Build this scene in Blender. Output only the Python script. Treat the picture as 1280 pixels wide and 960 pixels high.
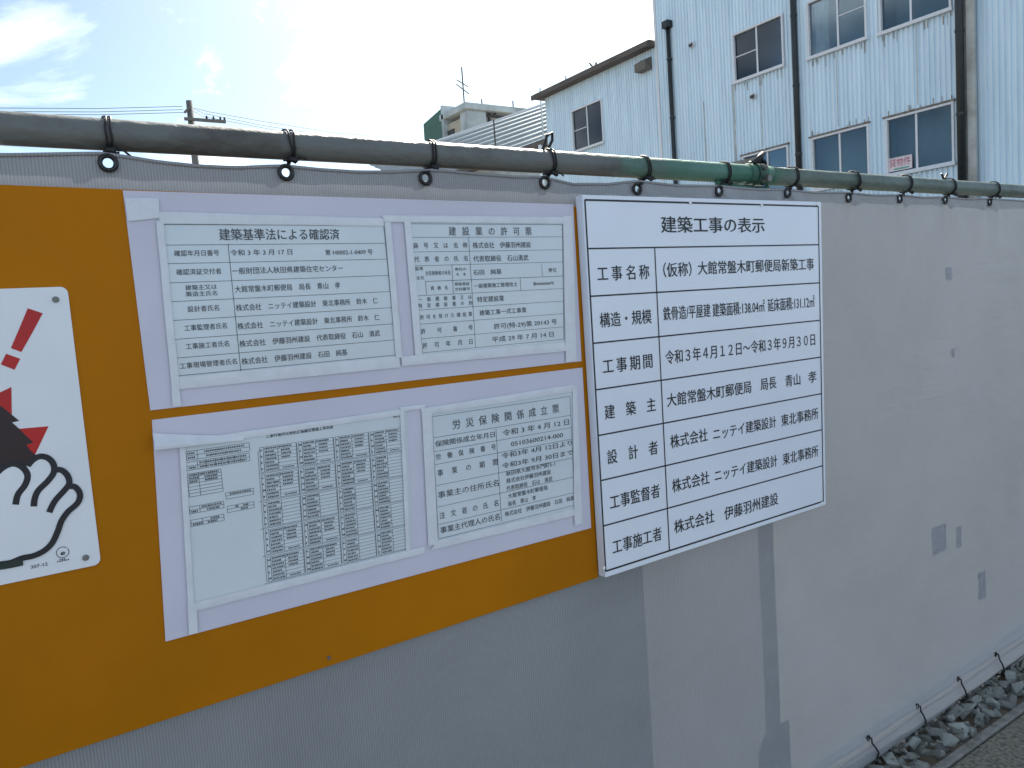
import bpy, math, random
from mathutils import Vector, Matrix, geometry, noise
random.seed(7)
R = math.radians
S = bpy.context.scene
COL = S.collection
for o in list(bpy.data.objects): bpy.data.objects.remove(o)

# ------------------------------------------------------------------ camera
F = 961.0                                   # focal length in pixels of the 1280 px wide photograph
def nrm(v): return v.normalized()
ax = nrm(Vector((1460, -190, F)))           # direction of the hoarding (pixel axes: right, down, forward)
dn = Vector((760, 10520, F)); dn = nrm(dn - ax * ax.dot(dn))
AX, AZ = ax, -dn
AY = AZ.cross(AX)
EYE = 1.5
def ray(px, py):
    p = Vector((px - 640, py - 480, F))
    return Vector((AX.dot(p), AY.dot(p), AZ.dot(p)))
cam_d = bpy.data.cameras.new('camera'); cam = bpy.data.objects.new('camera', cam_d); COL.objects.link(cam)
cam_d.sensor_width = 36; cam_d.lens = F / 1280 * 36; cam_d.clip_start = 0.05; cam_d.clip_end = 2000
rt = Vector((AX.x, AY.x, AZ.x)); up = -Vector((AX.y, AY.y, AZ.y)); bk = -Vector((AX.z, AY.z, AZ.z))
cam.matrix_world = Matrix(((rt.x, up.x, bk.x, 0), (rt.y, up.y, bk.y, 0), (rt.z, up.z, bk.z, EYE), (0, 0, 0, 1)))
S.camera = cam

# ------------------------------------------------------------------ sky, sun, exposure
SUN_EL = 42.0
SUN_AZ = 41.0      # measured from +Y towards +X
w = bpy.data.worlds.new('World'); S.world = w; w.use_nodes = True
nt = w.node_tree; nt.nodes.clear()
def nn(t, **k):
    n = nt.nodes.new(t)
    for a, b in k.items(): setattr(n, a, b)
    return n
sky = nn('ShaderNodeTexSky', sky_type='NISHITA', sun_disc=False, sun_elevation=R(SUN_EL), sun_rotation=R(SUN_AZ))
sky.air_density = 0.36; sky.dust_density = 0.8; sky.ozone_density = 0.1
tc = nn('ShaderNodeTexCoord')
mp = nn('ShaderNodeMapping'); mp.inputs['Rotation'].default_value = (0, 0, R(120)); mp.inputs['Scale'].default_value = (2.2, 5.0, 7.0)
nt.links.new(tc.outputs['Generated'], mp.inputs['Vector'])
n1 = nn('ShaderNodeTexNoise'); n1.inputs['Scale'].default_value = 1.3; n1.inputs['Detail'].default_value = 9; n1.inputs['Roughness'].default_value = .58; n1.inputs['Distortion'].default_value = .55
nt.links.new(mp.outputs['Vector'], n1.inputs['Vector'])
cr = nn('ShaderNodeValToRGB'); cr.color_ramp.elements[0].position = .48; cr.color_ramp.elements[1].position = .78
nt.links.new(n1.outputs['Fac'], cr.inputs['Fac'])
mx = nn('ShaderNodeMixRGB'); mx.inputs['Color2'].default_value = (13.5, 13.8, 13.6, 1)
sc_ = nn('ShaderNodeMath', operation='MULTIPLY'); sc_.inputs[1].default_value = .7
nt.links.new(cr.outputs['Color'], sc_.inputs[0]); nt.links.new(sc_.outputs[0], mx.inputs['Fac'])
tint = nn('ShaderNodeMixRGB', blend_type='MULTIPLY'); tint.inputs['Fac'].default_value = 1; tint.inputs['Color2'].default_value = (.90, 1.02, .92, 1)
nt.links.new(sky.outputs['Color'], tint.inputs['Color1']); nt.links.new(tint.outputs['Color'], mx.inputs['Color1'])
bg = nn('ShaderNodeBackground'); bg.inputs['Strength'].default_value = 0.1
nt.links.new(mx.outputs['Color'], bg.inputs['Color'])
ow = nn('ShaderNodeOutputWorld'); nt.links.new(bg.outputs[0], ow.inputs[0])
sd = bpy.data.lights.new('sun', 'SUN'); sd.energy = 4.6; sd.angle = R(.5); sd.color = (1, .93, .82)
so = bpy.data.objects.new('sun', sd); COL.objects.link(so)
sdir = Vector((math.sin(R(SUN_AZ)) * math.cos(R(SUN_EL)), math.cos(R(SUN_AZ)) * math.cos(R(SUN_EL)), math.sin(R(SUN_EL))))
so.rotation_euler = sdir.to_track_quat('Z', 'Y').to_euler(); so.location = (0, 0, 30)
S.view_settings.view_transform = 'Standard'; S.view_settings.look = 'None'; S.view_settings.gamma = 1
S.view_settings.exposure = 1.5

# ------------------------------------------------------------------ calibrated planes
D = 1.353                                    # distance of the hoarding from the camera, in metres
def W(px, py, off=0.0):                      # point of the photograph -> (x, z) on the hoarding plane
    r = ray(px, py); r = r / r.y * (D - off); return r.x, EYE + r.z
def P(px, py, axis, val):                    # point of the photograph -> 3D point on a plane axis = val
    r = ray(px, py); r = r / r[axis] * (val - (EYE if axis == 2 else 0)); return Vector((r.x, r.y, r.z + EYE))

# ------------------------------------------------------------------ materials
def mat(name, col, rough=.6, metal=0, spec=.5, noise_amt=0, nscale=8, col2=None, bump=0, bscale=60, coat=0, trans=0, stretch=(1, 1, 1), rnd=0, detail=5, thr=(.4, .65)):
    m = bpy.data.materials.new(name); m.use_nodes = True
    t = m.node_tree; b = t.nodes['Principled BSDF']; out = t.nodes['Material Output']
    b.inputs['Base Color'].default_value = (*col, 1); b.inputs['Roughness'].default_value = rough
    b.inputs['Metallic'].default_value = metal; b.inputs['Specular IOR Level'].default_value = spec
    b.inputs['Coat Weight'].default_value = coat; b.inputs['Coat Roughness'].default_value = .15
    tx = t.nodes.new('ShaderNodeTexCoord'); mpg = t.nodes.new('ShaderNodeMapping'); mpg.inputs['Scale'].default_value = stretch
    t.links.new(tx.outputs['Object'], mpg.inputs['Vector'])
    m['map'] = mpg.name
    if noise_amt or col2:
        n = t.nodes.new('ShaderNodeTexNoise'); n.inputs['Scale'].default_value = nscale; n.inputs['Detail'].default_value = detail
        n.inputs['Roughness'].default_value = .6
        t.links.new(mpg.outputs[0], n.inputs['Vector'])
        r = t.nodes.new('ShaderNodeValToRGB'); r.color_ramp.elements[0].position = thr[0]; r.color_ramp.elements[1].position = thr[1]
        c2 = col2 or tuple(c * (1 - noise_amt) for c in col)
        r.color_ramp.elements[0].color = (*col, 1); r.color_ramp.elements[1].color = (*c2, 1)
        t.links.new(n.outputs['Fac'], r.inputs['Fac']); src = r.outputs['Color']
        if rnd:
            oi = t.nodes.new('ShaderNodeObjectInfo'); hs = t.nodes.new('ShaderNodeHueSaturation')
            mr = t.nodes.new('ShaderNodeMapRange'); mr.inputs['To Min'].default_value = 1 - rnd; mr.inputs['To Max'].default_value = 1 + rnd
            t.links.new(oi.outputs['Random'], mr.inputs['Value']); t.links.new(mr.outputs[0], hs.inputs['Value'])
            t.links.new(src, hs.inputs['Color']); src = hs.outputs['Color']
        t.links.new(src, b.inputs['Base Color'])
    if bump:
        n = t.nodes.new('ShaderNodeTexNoise'); n.inputs['Scale'].default_value = bscale; n.inputs['Detail'].default_value = 4
        t.links.new(mpg.outputs[0], n.inputs['Vector'])
        bm_ = t.nodes.new('ShaderNodeBump'); bm_.inputs['Strength'].default_value = bump; bm_.inputs['Distance'].default_value = .01
        t.links.new(n.outputs['Fac'], bm_.inputs['Height']); t.links.new(bm_.outputs[0], b.inputs['Normal'])
    if trans:
        tr = t.nodes.new('ShaderNodeBsdfTranslucent'); tr.inputs['Color'].default_value = (col[0], col[1] * 1.07, min(1, col[2] * 1.16), 1)
        ms = t.nodes.new('ShaderNodeMixShader'); ms.inputs['Fac'].default_value = trans
        t.links.new(b.outputs[0], ms.inputs[1]); t.links.new(tr.outputs[0], ms.inputs[2]); t.links.new(ms.outputs[0], out.inputs[0])
    return m

M = {}
M['orange'] = mat('orange_painted_board', (.47, .165, .0005), .5, noise_amt=.16, nscale=1.8, detail=9, bump=.04, bscale=9, spec=.12)
M['backing'] = mat('lavender_plastic_backing', (.62, .61, .73), .4, noise_amt=.08, nscale=3, bump=.3, bscale=7)
M['paper'] = mat('laminated_paper', (.64, .71, .77), .16, noise_amt=.06, nscale=4, bump=.4, bscale=9, coat=.4)
M['tape'] = mat('white_vinyl_tape', (.70, .73, .80), .25, noise_amt=.08, nscale=30, bump=.12, bscale=45)
M['board'] = mat('white_sign_board', (.77, .82, .93), .30, noise_amt=.05, nscale=3, bump=.02, bscale=8, coat=.3)
M['board_edge'] = mat('white_board_edge', (.80, .83, .88), .35, noise_amt=.1, nscale=20)
M['ink'] = mat('black_ink', (.012, .013, .018), .45, noise_amt=.2, nscale=40)
M['ink_soft'] = mat('grey_printer_ink', (.085, .095, .11), .45, noise_amt=.25, nscale=60)
M['white_enamel'] = mat('white_enamel_sign', (.80, .83, .89), .28, noise_amt=.05, nscale=5, coat=.3)
M['red'] = mat('red_print', (.50, .006, .008), .35, noise_amt=.12, nscale=12)
M['brown_print'] = mat('dark_brown_print', (.022, .008, .010), .4, noise_amt=.2, nscale=12)
M['navy_print'] = mat('black_blue_print', (.008, .009, .018), .38, noise_amt=.2, nscale=12)
M['green_print'] = mat('dark_green_print', (.01, .03, .025), .4, noise_amt=.2, nscale=12)
M['bolt'] = mat('dull_bolt_metal', (.22, .22, .22), .5, .6, noise_amt=.4, nscale=90)
M['cord'] = mat('black_rubber_cord', (.012, .012, .014), .55, noise_amt=.4, nscale=70)
M['ring'] = mat('black_plastic_eyelet', (.012, .012, .014), .35, noise_amt=.3, nscale=80)
M['concrete'] = mat('kerb_concrete', (.27, .27, .25), .9, noise_amt=.45, nscale=25, bump=.5, bscale=150)
M['slab'] = mat('paving_slab', (.29, .285, .23), .92, col2=(.10, .10, .08), nscale=70, bump=1, bscale=130, rnd=.06, detail=8)
M['stone'] = mat('crushed_stone', (.46, .49, .46), .85, noise_amt=.5, nscale=22, bump=.7, bscale=60, rnd=.38)
M['grit'] = mat('stone_grit', (.26, .27, .25), .9, noise_amt=.5, nscale=90, bump=.5, bscale=90)
M['asphalt'] = mat('asphalt', (.15, .15, .15), .92, noise_amt=.35, nscale=50, bump=.6, bscale=180)
M['dirt'] = mat('bare_earth', (.20, .17, .13), .95, noise_amt=.4, nscale=3, bump=.5, bscale=20)
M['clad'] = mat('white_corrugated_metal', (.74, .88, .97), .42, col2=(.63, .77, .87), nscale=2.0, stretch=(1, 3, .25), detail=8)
M['clad_trim'] = mat('weathered_and_shaded_trim', (.52, .53, .50), .6, noise_amt=.35, nscale=3)
M['frame'] = mat('aluminium_window_frame', (.74, .76, .80), .35, noise_amt=.1, nscale=20)
M['drain'] = mat('black_downpipe', (.018, .024, .028), .4, noise_amt=.4, nscale=6)
M['fascia'] = mat('brown_eave_fascia', (.13, .11, .10), .7, noise_amt=.4, nscale=5, stretch=(1, .3, 3))
M['room'] = mat('dim_room_wall', (.42, .47, .50), .9, noise_amt=.2, nscale=1)
M['curtain'] = mat('pale_curtain', (.70, .76, .78), .9, noise_amt=.15, nscale=6, trans=.2)
M['rust'] = mat('rusty_flashing', (.16, .12, .08), .8, col2=(.30, .30, .28), nscale=14)
M['vent'] = mat('dark_vent_metal', (.05, .05, .055), .5, noise_amt=.3, nscale=20)
M['vent_brown'] = mat('brown_vent_hood', (.16, .14, .12), .6, noise_amt=.3, nscale=10)
M['grey_conc'] = mat('pale_concrete_wall', (.48, .54, .56), .9, noise_amt=.35, nscale=.7)
M['beige'] = mat('beige_render', (.46, .42, .34), .9, noise_amt=.2, nscale=.6)
M['green_clad'] = mat('green_metal_cladding', (.035, .12, .085), .6, noise_amt=.25, nscale=.5)
M['dark_metal'] = mat('dark_steel', (.05, .05, .05), .6, noise_amt=.3, nscale=4)
M['roof_metal'] = mat('grey_lapped_metal', (.30, .35, .37), .45, noise_amt=.2, nscale=1.5)
M['pole'] = mat('utility_pole_concrete', (.16, .16, .15), .9, noise_amt=.2, nscale=3)
M['notice'] = mat('notice_card', (.75, .66, .68), .6, noise_amt=.05, nscale=9)
M['notice_red'] = mat('notice_red_ink', (.42, .03, .12), .6, noise_amt=.05, nscale=9)
M['notice_green'] = mat('notice_green_ink', (.12, .38, .30), .6, noise_amt=.05, nscale=9)
M['patch'] = mat('faded_grey_tape', (.34, .335, .38), .6, noise_amt=.2, nscale=60)
M['wood'] = mat('weathered_timber', (.20, .15, .10), .85, noise_amt=.4, nscale=8)

def glass_mat():
    m = bpy.data.materials.new('window_glass'); m.use_nodes = True; t = m.node_tree; t.nodes.clear()
    o = t.nodes.new('ShaderNodeOutputMaterial'); tr = t.nodes.new('ShaderNodeBsdfTransparent'); tr.inputs[0].default_value = (.75, .82, .84, 1)
    g = t.nodes.new('ShaderNodeBsdfGlossy'); g.inputs['Roughness'].default_value = .06; g.inputs[0].default_value = (.85, .9, .95, 1)
    lw = t.nodes.new('ShaderNodeFresnel'); lw.inputs['IOR'].default_value = 1.6
    nz = t.nodes.new('ShaderNodeTexNoise'); nz.inputs['Scale'].default_value = 3
    b = t.nodes.new('ShaderNodeBump'); b.inputs['Strength'].default_value = .03
    t.links.new(nz.outputs['Fac'], b.inputs['Height']); t.links.new(b.outputs[0], g.inputs['Normal'])
    ms = t.nodes.new('ShaderNodeMixShader'); t.links.new(lw.outputs[0], ms.inputs[0]); t.links.new(tr.outputs[0], ms.inputs[1]); t.links.new(g.outputs[0], ms.inputs[2])
    t.links.new(ms.outputs[0], o.inputs[0]); return m
M['glass'] = glass_mat()

def tarp_mat():
    m = mat('grey_hoarding_sheet', (.345, .35, .37), .5, noise_amt=.14, nscale=1.6, trans=.078, detail=9)
    t = m.node_tree; b = t.nodes['Principled BSDF']; mpg = t.nodes[m['map']]
    wv = t.nodes.new('ShaderNodeTexWave'); wv.wave_type = 'BANDS'; wv.bands_direction = 'X'; wv.inputs['Scale'].default_value = 2 * math.pi / .0048 / 20
    wv.inputs['Distortion'].default_value = .15
    t.links.new(mpg.outputs[0], wv.inputs['Vector'])
    b1 = t.nodes.new('ShaderNodeBump'); b1.inputs['Strength'].default_value = .55; b1.inputs['Distance'].default_value = .0012
    t.links.new(wv.outputs['Fac'], b1.inputs['Height'])
    nz = t.nodes.new('ShaderNodeTexNoise'); nz.inputs['Scale'].default_value = 3; nz.inputs['Detail'].default_value = 6; nz.inputs['Distortion'].default_value = 1.2
    mp2 = t.nodes.new('ShaderNodeMapping'); mp2.inputs['Scale'].default_value = (.7, 1, 1.6); t.links.new(mpg.outputs[0], mp2.inputs['Vector'])
    t.links.new(mp2.outputs[0], nz.inputs['Vector'])
    b2 = t.nodes.new('ShaderNodeBump'); b2.inputs['Strength'].default_value = .25; b2.inputs['Distance'].default_value = .03
    t.links.new(nz.outputs['Fac'], b2.inputs['Height']); t.links.new(b1.outputs[0], b2.inputs['Normal']); t.links.new(b2.outputs[0], b.inputs['Normal'])
    # base colour darker in the grooves between the ribs
    cr = t.nodes.new('ShaderNodeMixRGB'); cr.blend_type = 'MULTIPLY'
    src = b.inputs['Base Color'].links[0].from_socket
    mr = t.nodes.new('ShaderNodeMapRange'); mr.inputs['To Min'].default_value = .80; mr.inputs['To Max'].default_value = 1.06
    t.links.new(wv.outputs['Fac'], mr.inputs['Value']); cr.inputs['Fac'].default_value = 1
    t.links.new(src, cr.inputs['Color1']); t.links.new(mr.outputs[0], cr.inputs['Color2']); t.links.new(cr.outputs[0], b.inputs['Base Color'])
    return m
M['tarp'] = tarp_mat()

def pipe_mat():
    m = mat('scaffold_pipe_paint', (.15, .16, .158), .48, metal=.15, col2=(.065, .06, .055), nscale=9, stretch=(.6, 1, 1), bump=.28, bscale=80, detail=12, thr=(.47, .72), spec=.35)
    t = m.node_tree; b = t.nodes['Principled BSDF']; mpg = t.nodes[m['map']]
    src = b.inputs['Base Color'].links[0].from_socket
    sp = t.nodes.new('ShaderNodeSeparateXYZ'); tx = t.nodes.new('ShaderNodeNewGeometry'); t.links.new(tx.outputs['Position'], sp.inputs[0])
    nz = t.nodes.new('ShaderNodeTexNoise'); nz.inputs['Scale'].default_value = 14; nz.inputs['Detail'].default_value = 7; t.links.new(tx.outputs['Position'], nz.inputs['Vector'])
    ad = t.nodes.new('ShaderNodeMath'); ad.operation = 'MULTIPLY_ADD'; ad.inputs[1].default_value = .5
    t.links.new(nz.outputs['Fac'], ad.inputs[0]); t.links.new(sp.outputs['X'], ad.inputs[2])
    r = t.nodes.new('ShaderNodeValToRGB'); e = r.color_ramp.elements
    e[0].position = 0; e[0].color = (0, 0, 0, 1); e[1].position = 1; e[1].color = (.25, .25, .25, 1)
    for p, v in ((.365, 0), (.41, .85), (.495, .95), (.53, .30)):
        k = e.new(p); k.color = (v, v, v, 1)
    dv = t.nodes.new('ShaderNodeMath'); dv.operation = 'DIVIDE'; dv.inputs[1].default_value = 4.0
    t.links.new(ad.outputs[0], dv.inputs[0]); t.links.new(dv.outputs[0], r.inputs['Fac'])
    gr = t.nodes.new('ShaderNodeValToRGB'); gr.color_ramp.elements[0].position = .35; gr.color_ramp.elements[0].color = (.045, .16, .11, 1)
    gr.color_ramp.elements[1].position = .7; gr.color_ramp.elements[1].color = (.10, .22, .18, 1)
    t.links.new(nz.outputs['Fac'], gr.inputs['Fac'])
    mxr = t.nodes.new('ShaderNodeMixRGB'); t.links.new(r.outputs[0], mxr.inputs['Fac']); t.links.new(src, mxr.inputs['Color1']); t.links.new(gr.outputs[0], mxr.inputs['Color2'])
    t.links.new(mxr.outputs[0], b.inputs['Base Color']); return m
M['pipe'] = pipe_mat()
M['green_pipe'] = mat('green_clamp_paint', (.03, .13, .085), .5, col2=(.02, .05, .04), nscale=25, metal=.1, bump=.3, bscale=80)
M['galv'] = mat('galvanised_tube', (.34, .37, .39), .4, metal=.5, noise_amt=.3, nscale=12)

# ------------------------------------------------------------------ mesh helpers
class MB:
    def __init__(s): s.v = []; s.f = []
    def box(s, x0, x1, y0, y1, z0, z1):
        i = len(s.v)
        s.v += [(x, y, z) for z in (z0, z1) for y in (y0, y1) for x in (x0, x1)]
        s.f += [tuple(i + k for k in q) for q in ((0, 2, 3, 1), (4, 5, 7, 6), (0, 1, 5, 4), (2, 6, 7, 3), (0, 4, 6, 2), (1, 3, 7, 5))]
        return s
    def hexa(s, a, b):                      # two quads of four points, joined
        i = len(s.v); s.v += [tuple(p) for p in a] + [tuple(p) for p in b]
        s.f += [tuple(i + k for k in q) for q in ((3, 2, 1, 0), (4, 5, 6, 7), (0, 1, 5, 4), (1, 2, 6, 5), (2, 3, 7, 6), (3, 0, 4, 7))]
        return s
    def tube(s, pts, r, n=8, cap=True):
        pts = [Vector(p) for p in pts]; i0 = len(s.v); ref = None
        for k, p in enumerate(pts):
            d = (pts[min(k + 1, len(pts) - 1)] - pts[max(k - 1, 0)]).normalized()
            if ref is None: ref = Vector((0, 0, 1)) if abs(d.z) < .9 else Vector((1, 0, 0))
            a = (ref - d * ref.dot(d)).normalized(); ref = a; b = d.cross(a)
            rr = r[k] if isinstance(r, (list, tuple)) else r
            for j in range(n):
                t = 2 * math.pi * j / n; s.v.append(tuple(p + (a * math.cos(t) + b * math.sin(t)) * rr))
        for k in range(len(pts) - 1):
            for j in range(n):
                a = i0 + k * n + j; b = i0 + k * n + (j + 1) % n; s.f.append((a, b, b + n, a + n))
        if cap:
            s.f.append(tuple(range(i0 + n - 1, i0 - 1, -1))); e = i0 + (len(pts) - 1) * n; s.f.append(tuple(range(e, e + n)))
        return s
    def ring(s, c, axis, R_, r, n=20, m=8):
        axis = Vector(axis).normalized(); a = axis.orthogonal().normalized(); b = axis.cross(a); c = Vector(c); i0 = len(s.v)
        for i in range(n):
            t = 2 * math.pi * i / n; dr = a * math.cos(t) + b * math.sin(t)
            for j in range(m):
                u = 2 * math.pi * j / m; s.v.append(tuple(c + dr * (R_ + r * math.cos(u)) + axis * r * math.sin(u)))
        for i in range(n):
            for j in range(m):
                p = i0 + i * m + j; q = i0 + i * m + (j + 1) % m; p2 = i0 + ((i + 1) % n) * m + j; q2 = i0 + ((i + 1) % n) * m + (j + 1) % m
                s.f.append((p, p2, q2, q))
        return s
    def poly(s, pts):
        i = len(s.v); s.v += [tuple(p) for p in pts]; s.f.append(tuple(range(i, i + len(pts)))); return s
    def wrect(s, x0, x1, z0, z1, y): return s.poly([(x0, y, z0), (x1, y, z0), (x1, y, z1), (x0, y, z1)])
    def build(s, name, m, parent=None, smooth=False, bevel=0):
        me = bpy.data.meshes.new(name); me.from_pydata(s.v, [], s.f); me.materials.append(M[m] if isinstance(m, str) else m)
        me.validate()
        o = bpy.data.objects.new(name, me); COL.objects.link(o)
        if parent: o.parent = parent
        if smooth:
            me.polygons.foreach_set('use_smooth', [True] * len(me.polygons))
        if bevel:
            b = o.modifiers.new('b', 'BEVEL'); b.width = bevel; b.segments = 2; b.limit_method = 'ANGLE'
        return o
def tag(o, label=None, cat=None, group=None, kind=None):
    if label: o['label'] = label
    if cat: o['category'] = cat
    if group: o['group'] = group
    if kind: o['kind'] = kind
    return o
def empty(name, label, cat, group=None, loc=(0, 0, 0)):
    o = bpy.data.objects.new(name, None); COL.objects.link(o); o.empty_display_size = .1; o.location = loc
    return tag(o, label, cat, group)
def origin(o):                               # move an Empty to the base of its parts, keeping the parts in place
    ch = [c for c in o.children]
    lo = Vector((1e9,) * 3); hi = -lo
    for c in ch:
        if c.type == 'MESH':
            for v in c.data.vertices:
                for k in range(3): lo[k] = min(lo[k], v.co[k]); hi[k] = max(hi[k], v.co[k])
    p = Vector(((lo.x + hi.x) / 2, (lo.y + hi.y) / 2, lo.z)); o.location = p
    for c in ch: c.location = -p
    return o

# text as real geometry --------------------------------------------------
_cu = bpy.data.curves.new('glyphs', 'FONT'); _ob = bpy.data.objects.new('glyphs', _cu); COL.objects.link(_ob)
_cache = {}
def glyph(s, bold):
    k = (s, bold)
    if k not in _cache:
        _cu.body = s; _cu.resolution_u = 2; _cu.offset = 0
        me = bpy.data.meshes.new_from_object(_ob)
        vs = [(v.co.x, v.co.y) for v in me.vertices]; fs = [tuple(p.vertices) for p in me.polygons]
        bpy.data.meshes.remove(me)
        xs = [v[0] for v in vs] or [0]
        _cache[k] = (vs, fs, min(xs), max(xs))
    return _cache[k]
def put(mb, s, x0, x1, zc, h, y, bold=0.0):  # a run of glyphs stretched between x0 and x1
    vs, fs, a, b = glyph(s, bold)
    if not vs: return
    sx = (x1 - x0) / max(b - a, .01); sz = h / .925; i = len(mb.v)
    for q, (ox, oz) in enumerate(((0, 0), (1, .5), (-1, -.5)) if bold else ((0, 0),)):   # heavier strokes: shifted copies
        i = len(mb.v)
        mb.v += [(x0 + (vx - a + ox * bold) * sx, y - q * .00003, zc + (vy - .383 + oz * bold) * sz) for vx, vy in vs]
        mb.f += [tuple(i + k for k in f) for f in fs]
def T(mb, s, L, Rr, h, off, zoom, bold=0.0, spread=False, y=None):
    """text whose left-middle and right-middle points were read in an enlarged view of the photograph"""
    k, ox, oy = zoom
    g = lambda p: (ox + p[0] / k, oy + p[1] / k)
    (lx, ly), (rx, ry) = g(L), g(Rr)
    x0, z0 = W(lx, ly, off); x1, z1 = W(rx, ry, off); zc = (z0 + z1) / 2
    hm = W(lx, ly - h / k / 2, off)[1] - W(lx, ly + h / k / 2, off)[1]
    yy = D - off
    if spread:
        n = len(s); cw = hm * .95; st = (x1 - x0 - cw) / max(n - 1, 1)
        for i, c in enumerate(s):
            vs, fs, a, b = glyph(c, bold); f = (b - a) / .93
            m = x0 + i * st + cw / 2; put(mb, c, m - cw * f / 2, m + cw * f / 2, zc, hm, yy, bold)
    else: put(mb, s, x0, x1, zc, hm, yy, bold)
def hline(mb, p, q, t, off):
    a, b = W(*p, off), W(*q, off); z = (a[1] + b[1]) / 2; mb.wrect(a[0], b[0], z - t / 2, z + t / 2, D - off)
def seg(mb, p, q, t, off):                   # a thin ruled line between two photograph points
    a, b = W(*p, off), W(*q, off); d = Vector((b[0] - a[0], b[1] - a[1])).normalized(); n = Vector((-d.y, d.x)) * t / 2; y = D - off
    mb.poly([(a[0] - n.x, y, a[1] - n.y), (b[0] - n.x, y, b[1] - n.y), (b[0] + n.x, y, b[1] + n.y), (a[0] + n.x, y, a[1] + n.y)])
def slab(px4, front, back):                  # a panel from four photograph corners (TL TR BR BL)
    a = [(*W(*p, front), 0) for p in px4]; f = [(q[0], D - front, q[1]) for q in a]; b = [(q[0], D - back, q[1]) for q in a]
    return MB().hexa(b, f)

# ================================================================== SETTING
g = MB().box(-300, 300, -300, 600, -.6, -.25); tag(g.build('ground', 'dirt'), kind='structure')
g = MB().box(-60, 60, -40, -.9, -.3, -.12); tag(g.build('road', 'asphalt'), kind='structure')
g = MB().box(-60, 60, 1.47, 60, -.2499, -.03); tag(g.build('building_lot', 'dirt'), kind='structure')
pave = tag(MB().box(-60, 60, -.75, 1.19, -.2, -.05).build('pavement', 'concrete'), kind='structure')
kerb = tag(MB().box(-60, 60, 1.205, 1.236, -.2, .003).build('garden_kerb', 'concrete', bevel=.006), kind='structure')
tag(MB().box(-60, 60, -.9, -.755, -.2, .004).build('road_kerb', 'concrete', bevel=.015), kind='structure')
x = -3.13
sl_me = None
bm = MB().box(0, .594, 0, .594, -.05, 0)
first = None
k = 0
while x < 9:
    for j in range(3):
        y1 = 1.199 - j * .6
        if k == 0:
            first = bm.build('slab', 'slab', pave, bevel=.006); o = first
        else:
            o = first.copy(); COL.objects.link(o); o.parent = pave
        o.location = (x + .003, y1 - .594, random.uniform(-.0015, .0015)); k += 1
    x += .6
GZ = lambda x: .0 + .022 * max(0, min(2.2, x - 2.1))
# gravel between the kerb and the hoarding
gv = MB()
xs = [-4 + i * .1 for i in range(141)]
for a, b in zip(xs[:-1], xs[1:]):
    gv.poly([(a, 1.244, -.035 + GZ(a)), (b, 1.244, -.035 + GZ(b)), (b, 1.47, -.03 + GZ(b)), (a, 1.47, -.03 + GZ(a))])
bed = tag(gv.build('gravel_bed', 'dirt'), kind='structure')
import bmesh
stone_me = []
for i in range(9):
    b_ = bmesh.new()
    rr = random.Random(i + 40)
    for k in range(10):
        v = Vector((rr.gauss(0, 1), rr.gauss(0, 1), rr.gauss(0, 1))).normalized() * rr.uniform(.85, 1.1)
        b_.verts.new((v.x * rr.uniform(.9, 1.25), v.y * rr.uniform(.7, .95), v.z * rr.uniform(.6, .85)))
    r_ = bmesh.ops.convex_hull(b_, input=b_.verts)
    bmesh.ops.delete(b_, geom=[v for v in b_.verts if not v.link_faces], context='VERTS')
    bmesh.ops.bevel(b_, geom=list(b_.edges), offset=.025, segments=1, affect='EDGES')
    me = bpy.data.meshes.new('stone'); b_.to_mesh(me); b_.free(); me.materials.append(M['stone']); stone_me.append(me)
def stone_at(x, y, z, s, rnd_):
    return Matrix.Translation((x, y, z)) @ (Matrix.Rotation(rnd_.uniform(0, 6.28), 4, 'Z') @ Matrix.Rotation(rnd_.uniform(-.9, .9), 4, 'X') @ Matrix.Rotation(rnd_.uniform(-.6, .6), 4, 'Y') @ Matrix.Diagonal((s, s, s, 1)))
rs = random.Random(3)
cnt = 0
for lay, (zz, step, smin, smax) in enumerate(((-.022, .058, .028, .042), (.002, .062, .022, .040))):
    x = 2.02
    while x < 3.75 and cnt < 298:
        for yy in (1.275, 1.33, 1.385):
            if lay and rs.random() < .25: continue
            s = rs.uniform(smin, smax)
            o = bpy.data.objects.new('stone', stone_me[rs.randrange(9)]); COL.objects.link(o); o.parent = bed
            o.matrix_world = stone_at(x + rs.uniform(-.015, .015), yy + rs.uniform(-.008, .008), zz + GZ(x) + rs.uniform(-.006, .006), s, rs); cnt += 1
        x += step
sm = MB()
def add_stones(x0, x1, step):
    x = x0
    while x < x1:
        for yy in (1.268, 1.31, 1.355, 1.40, 1.44):
            me = stone_me[rs.randrange(9)]; m4 = stone_at(x + rs.uniform(-.02, .02), yy + rs.uniform(-.01, .01), -.012 + GZ(x) + rs.uniform(-.01, .012), rs.uniform(.018, .03), rs)
            i = len(sm.v); sm.v += [tuple(m4 @ v.co) for v in me.vertices]; sm.f += [tuple(i + k for k in p.vertices) for p in me.polygons]
        x += step
add_stones(-3.8, 2.0, .045); add_stones(3.76, 9.9, .045)
x = 2.0
while x < 3.76:                              # chips lying between the larger stones
    for q in range(2):
        me = stone_me[rs.randrange(9)]; m4 = stone_at(x + rs.uniform(0, .02), rs.uniform(1.25, 1.40), .006 + GZ(x) + rs.uniform(-.012, .016), rs.uniform(.005, .013), rs)
        i = len(sm.v); sm.v += [tuple(m4 @ v.co) for v in me.vertices]; sm.f += [tuple(i + k for k in p.vertices) for p in me.polygons]
    x += .02
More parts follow.
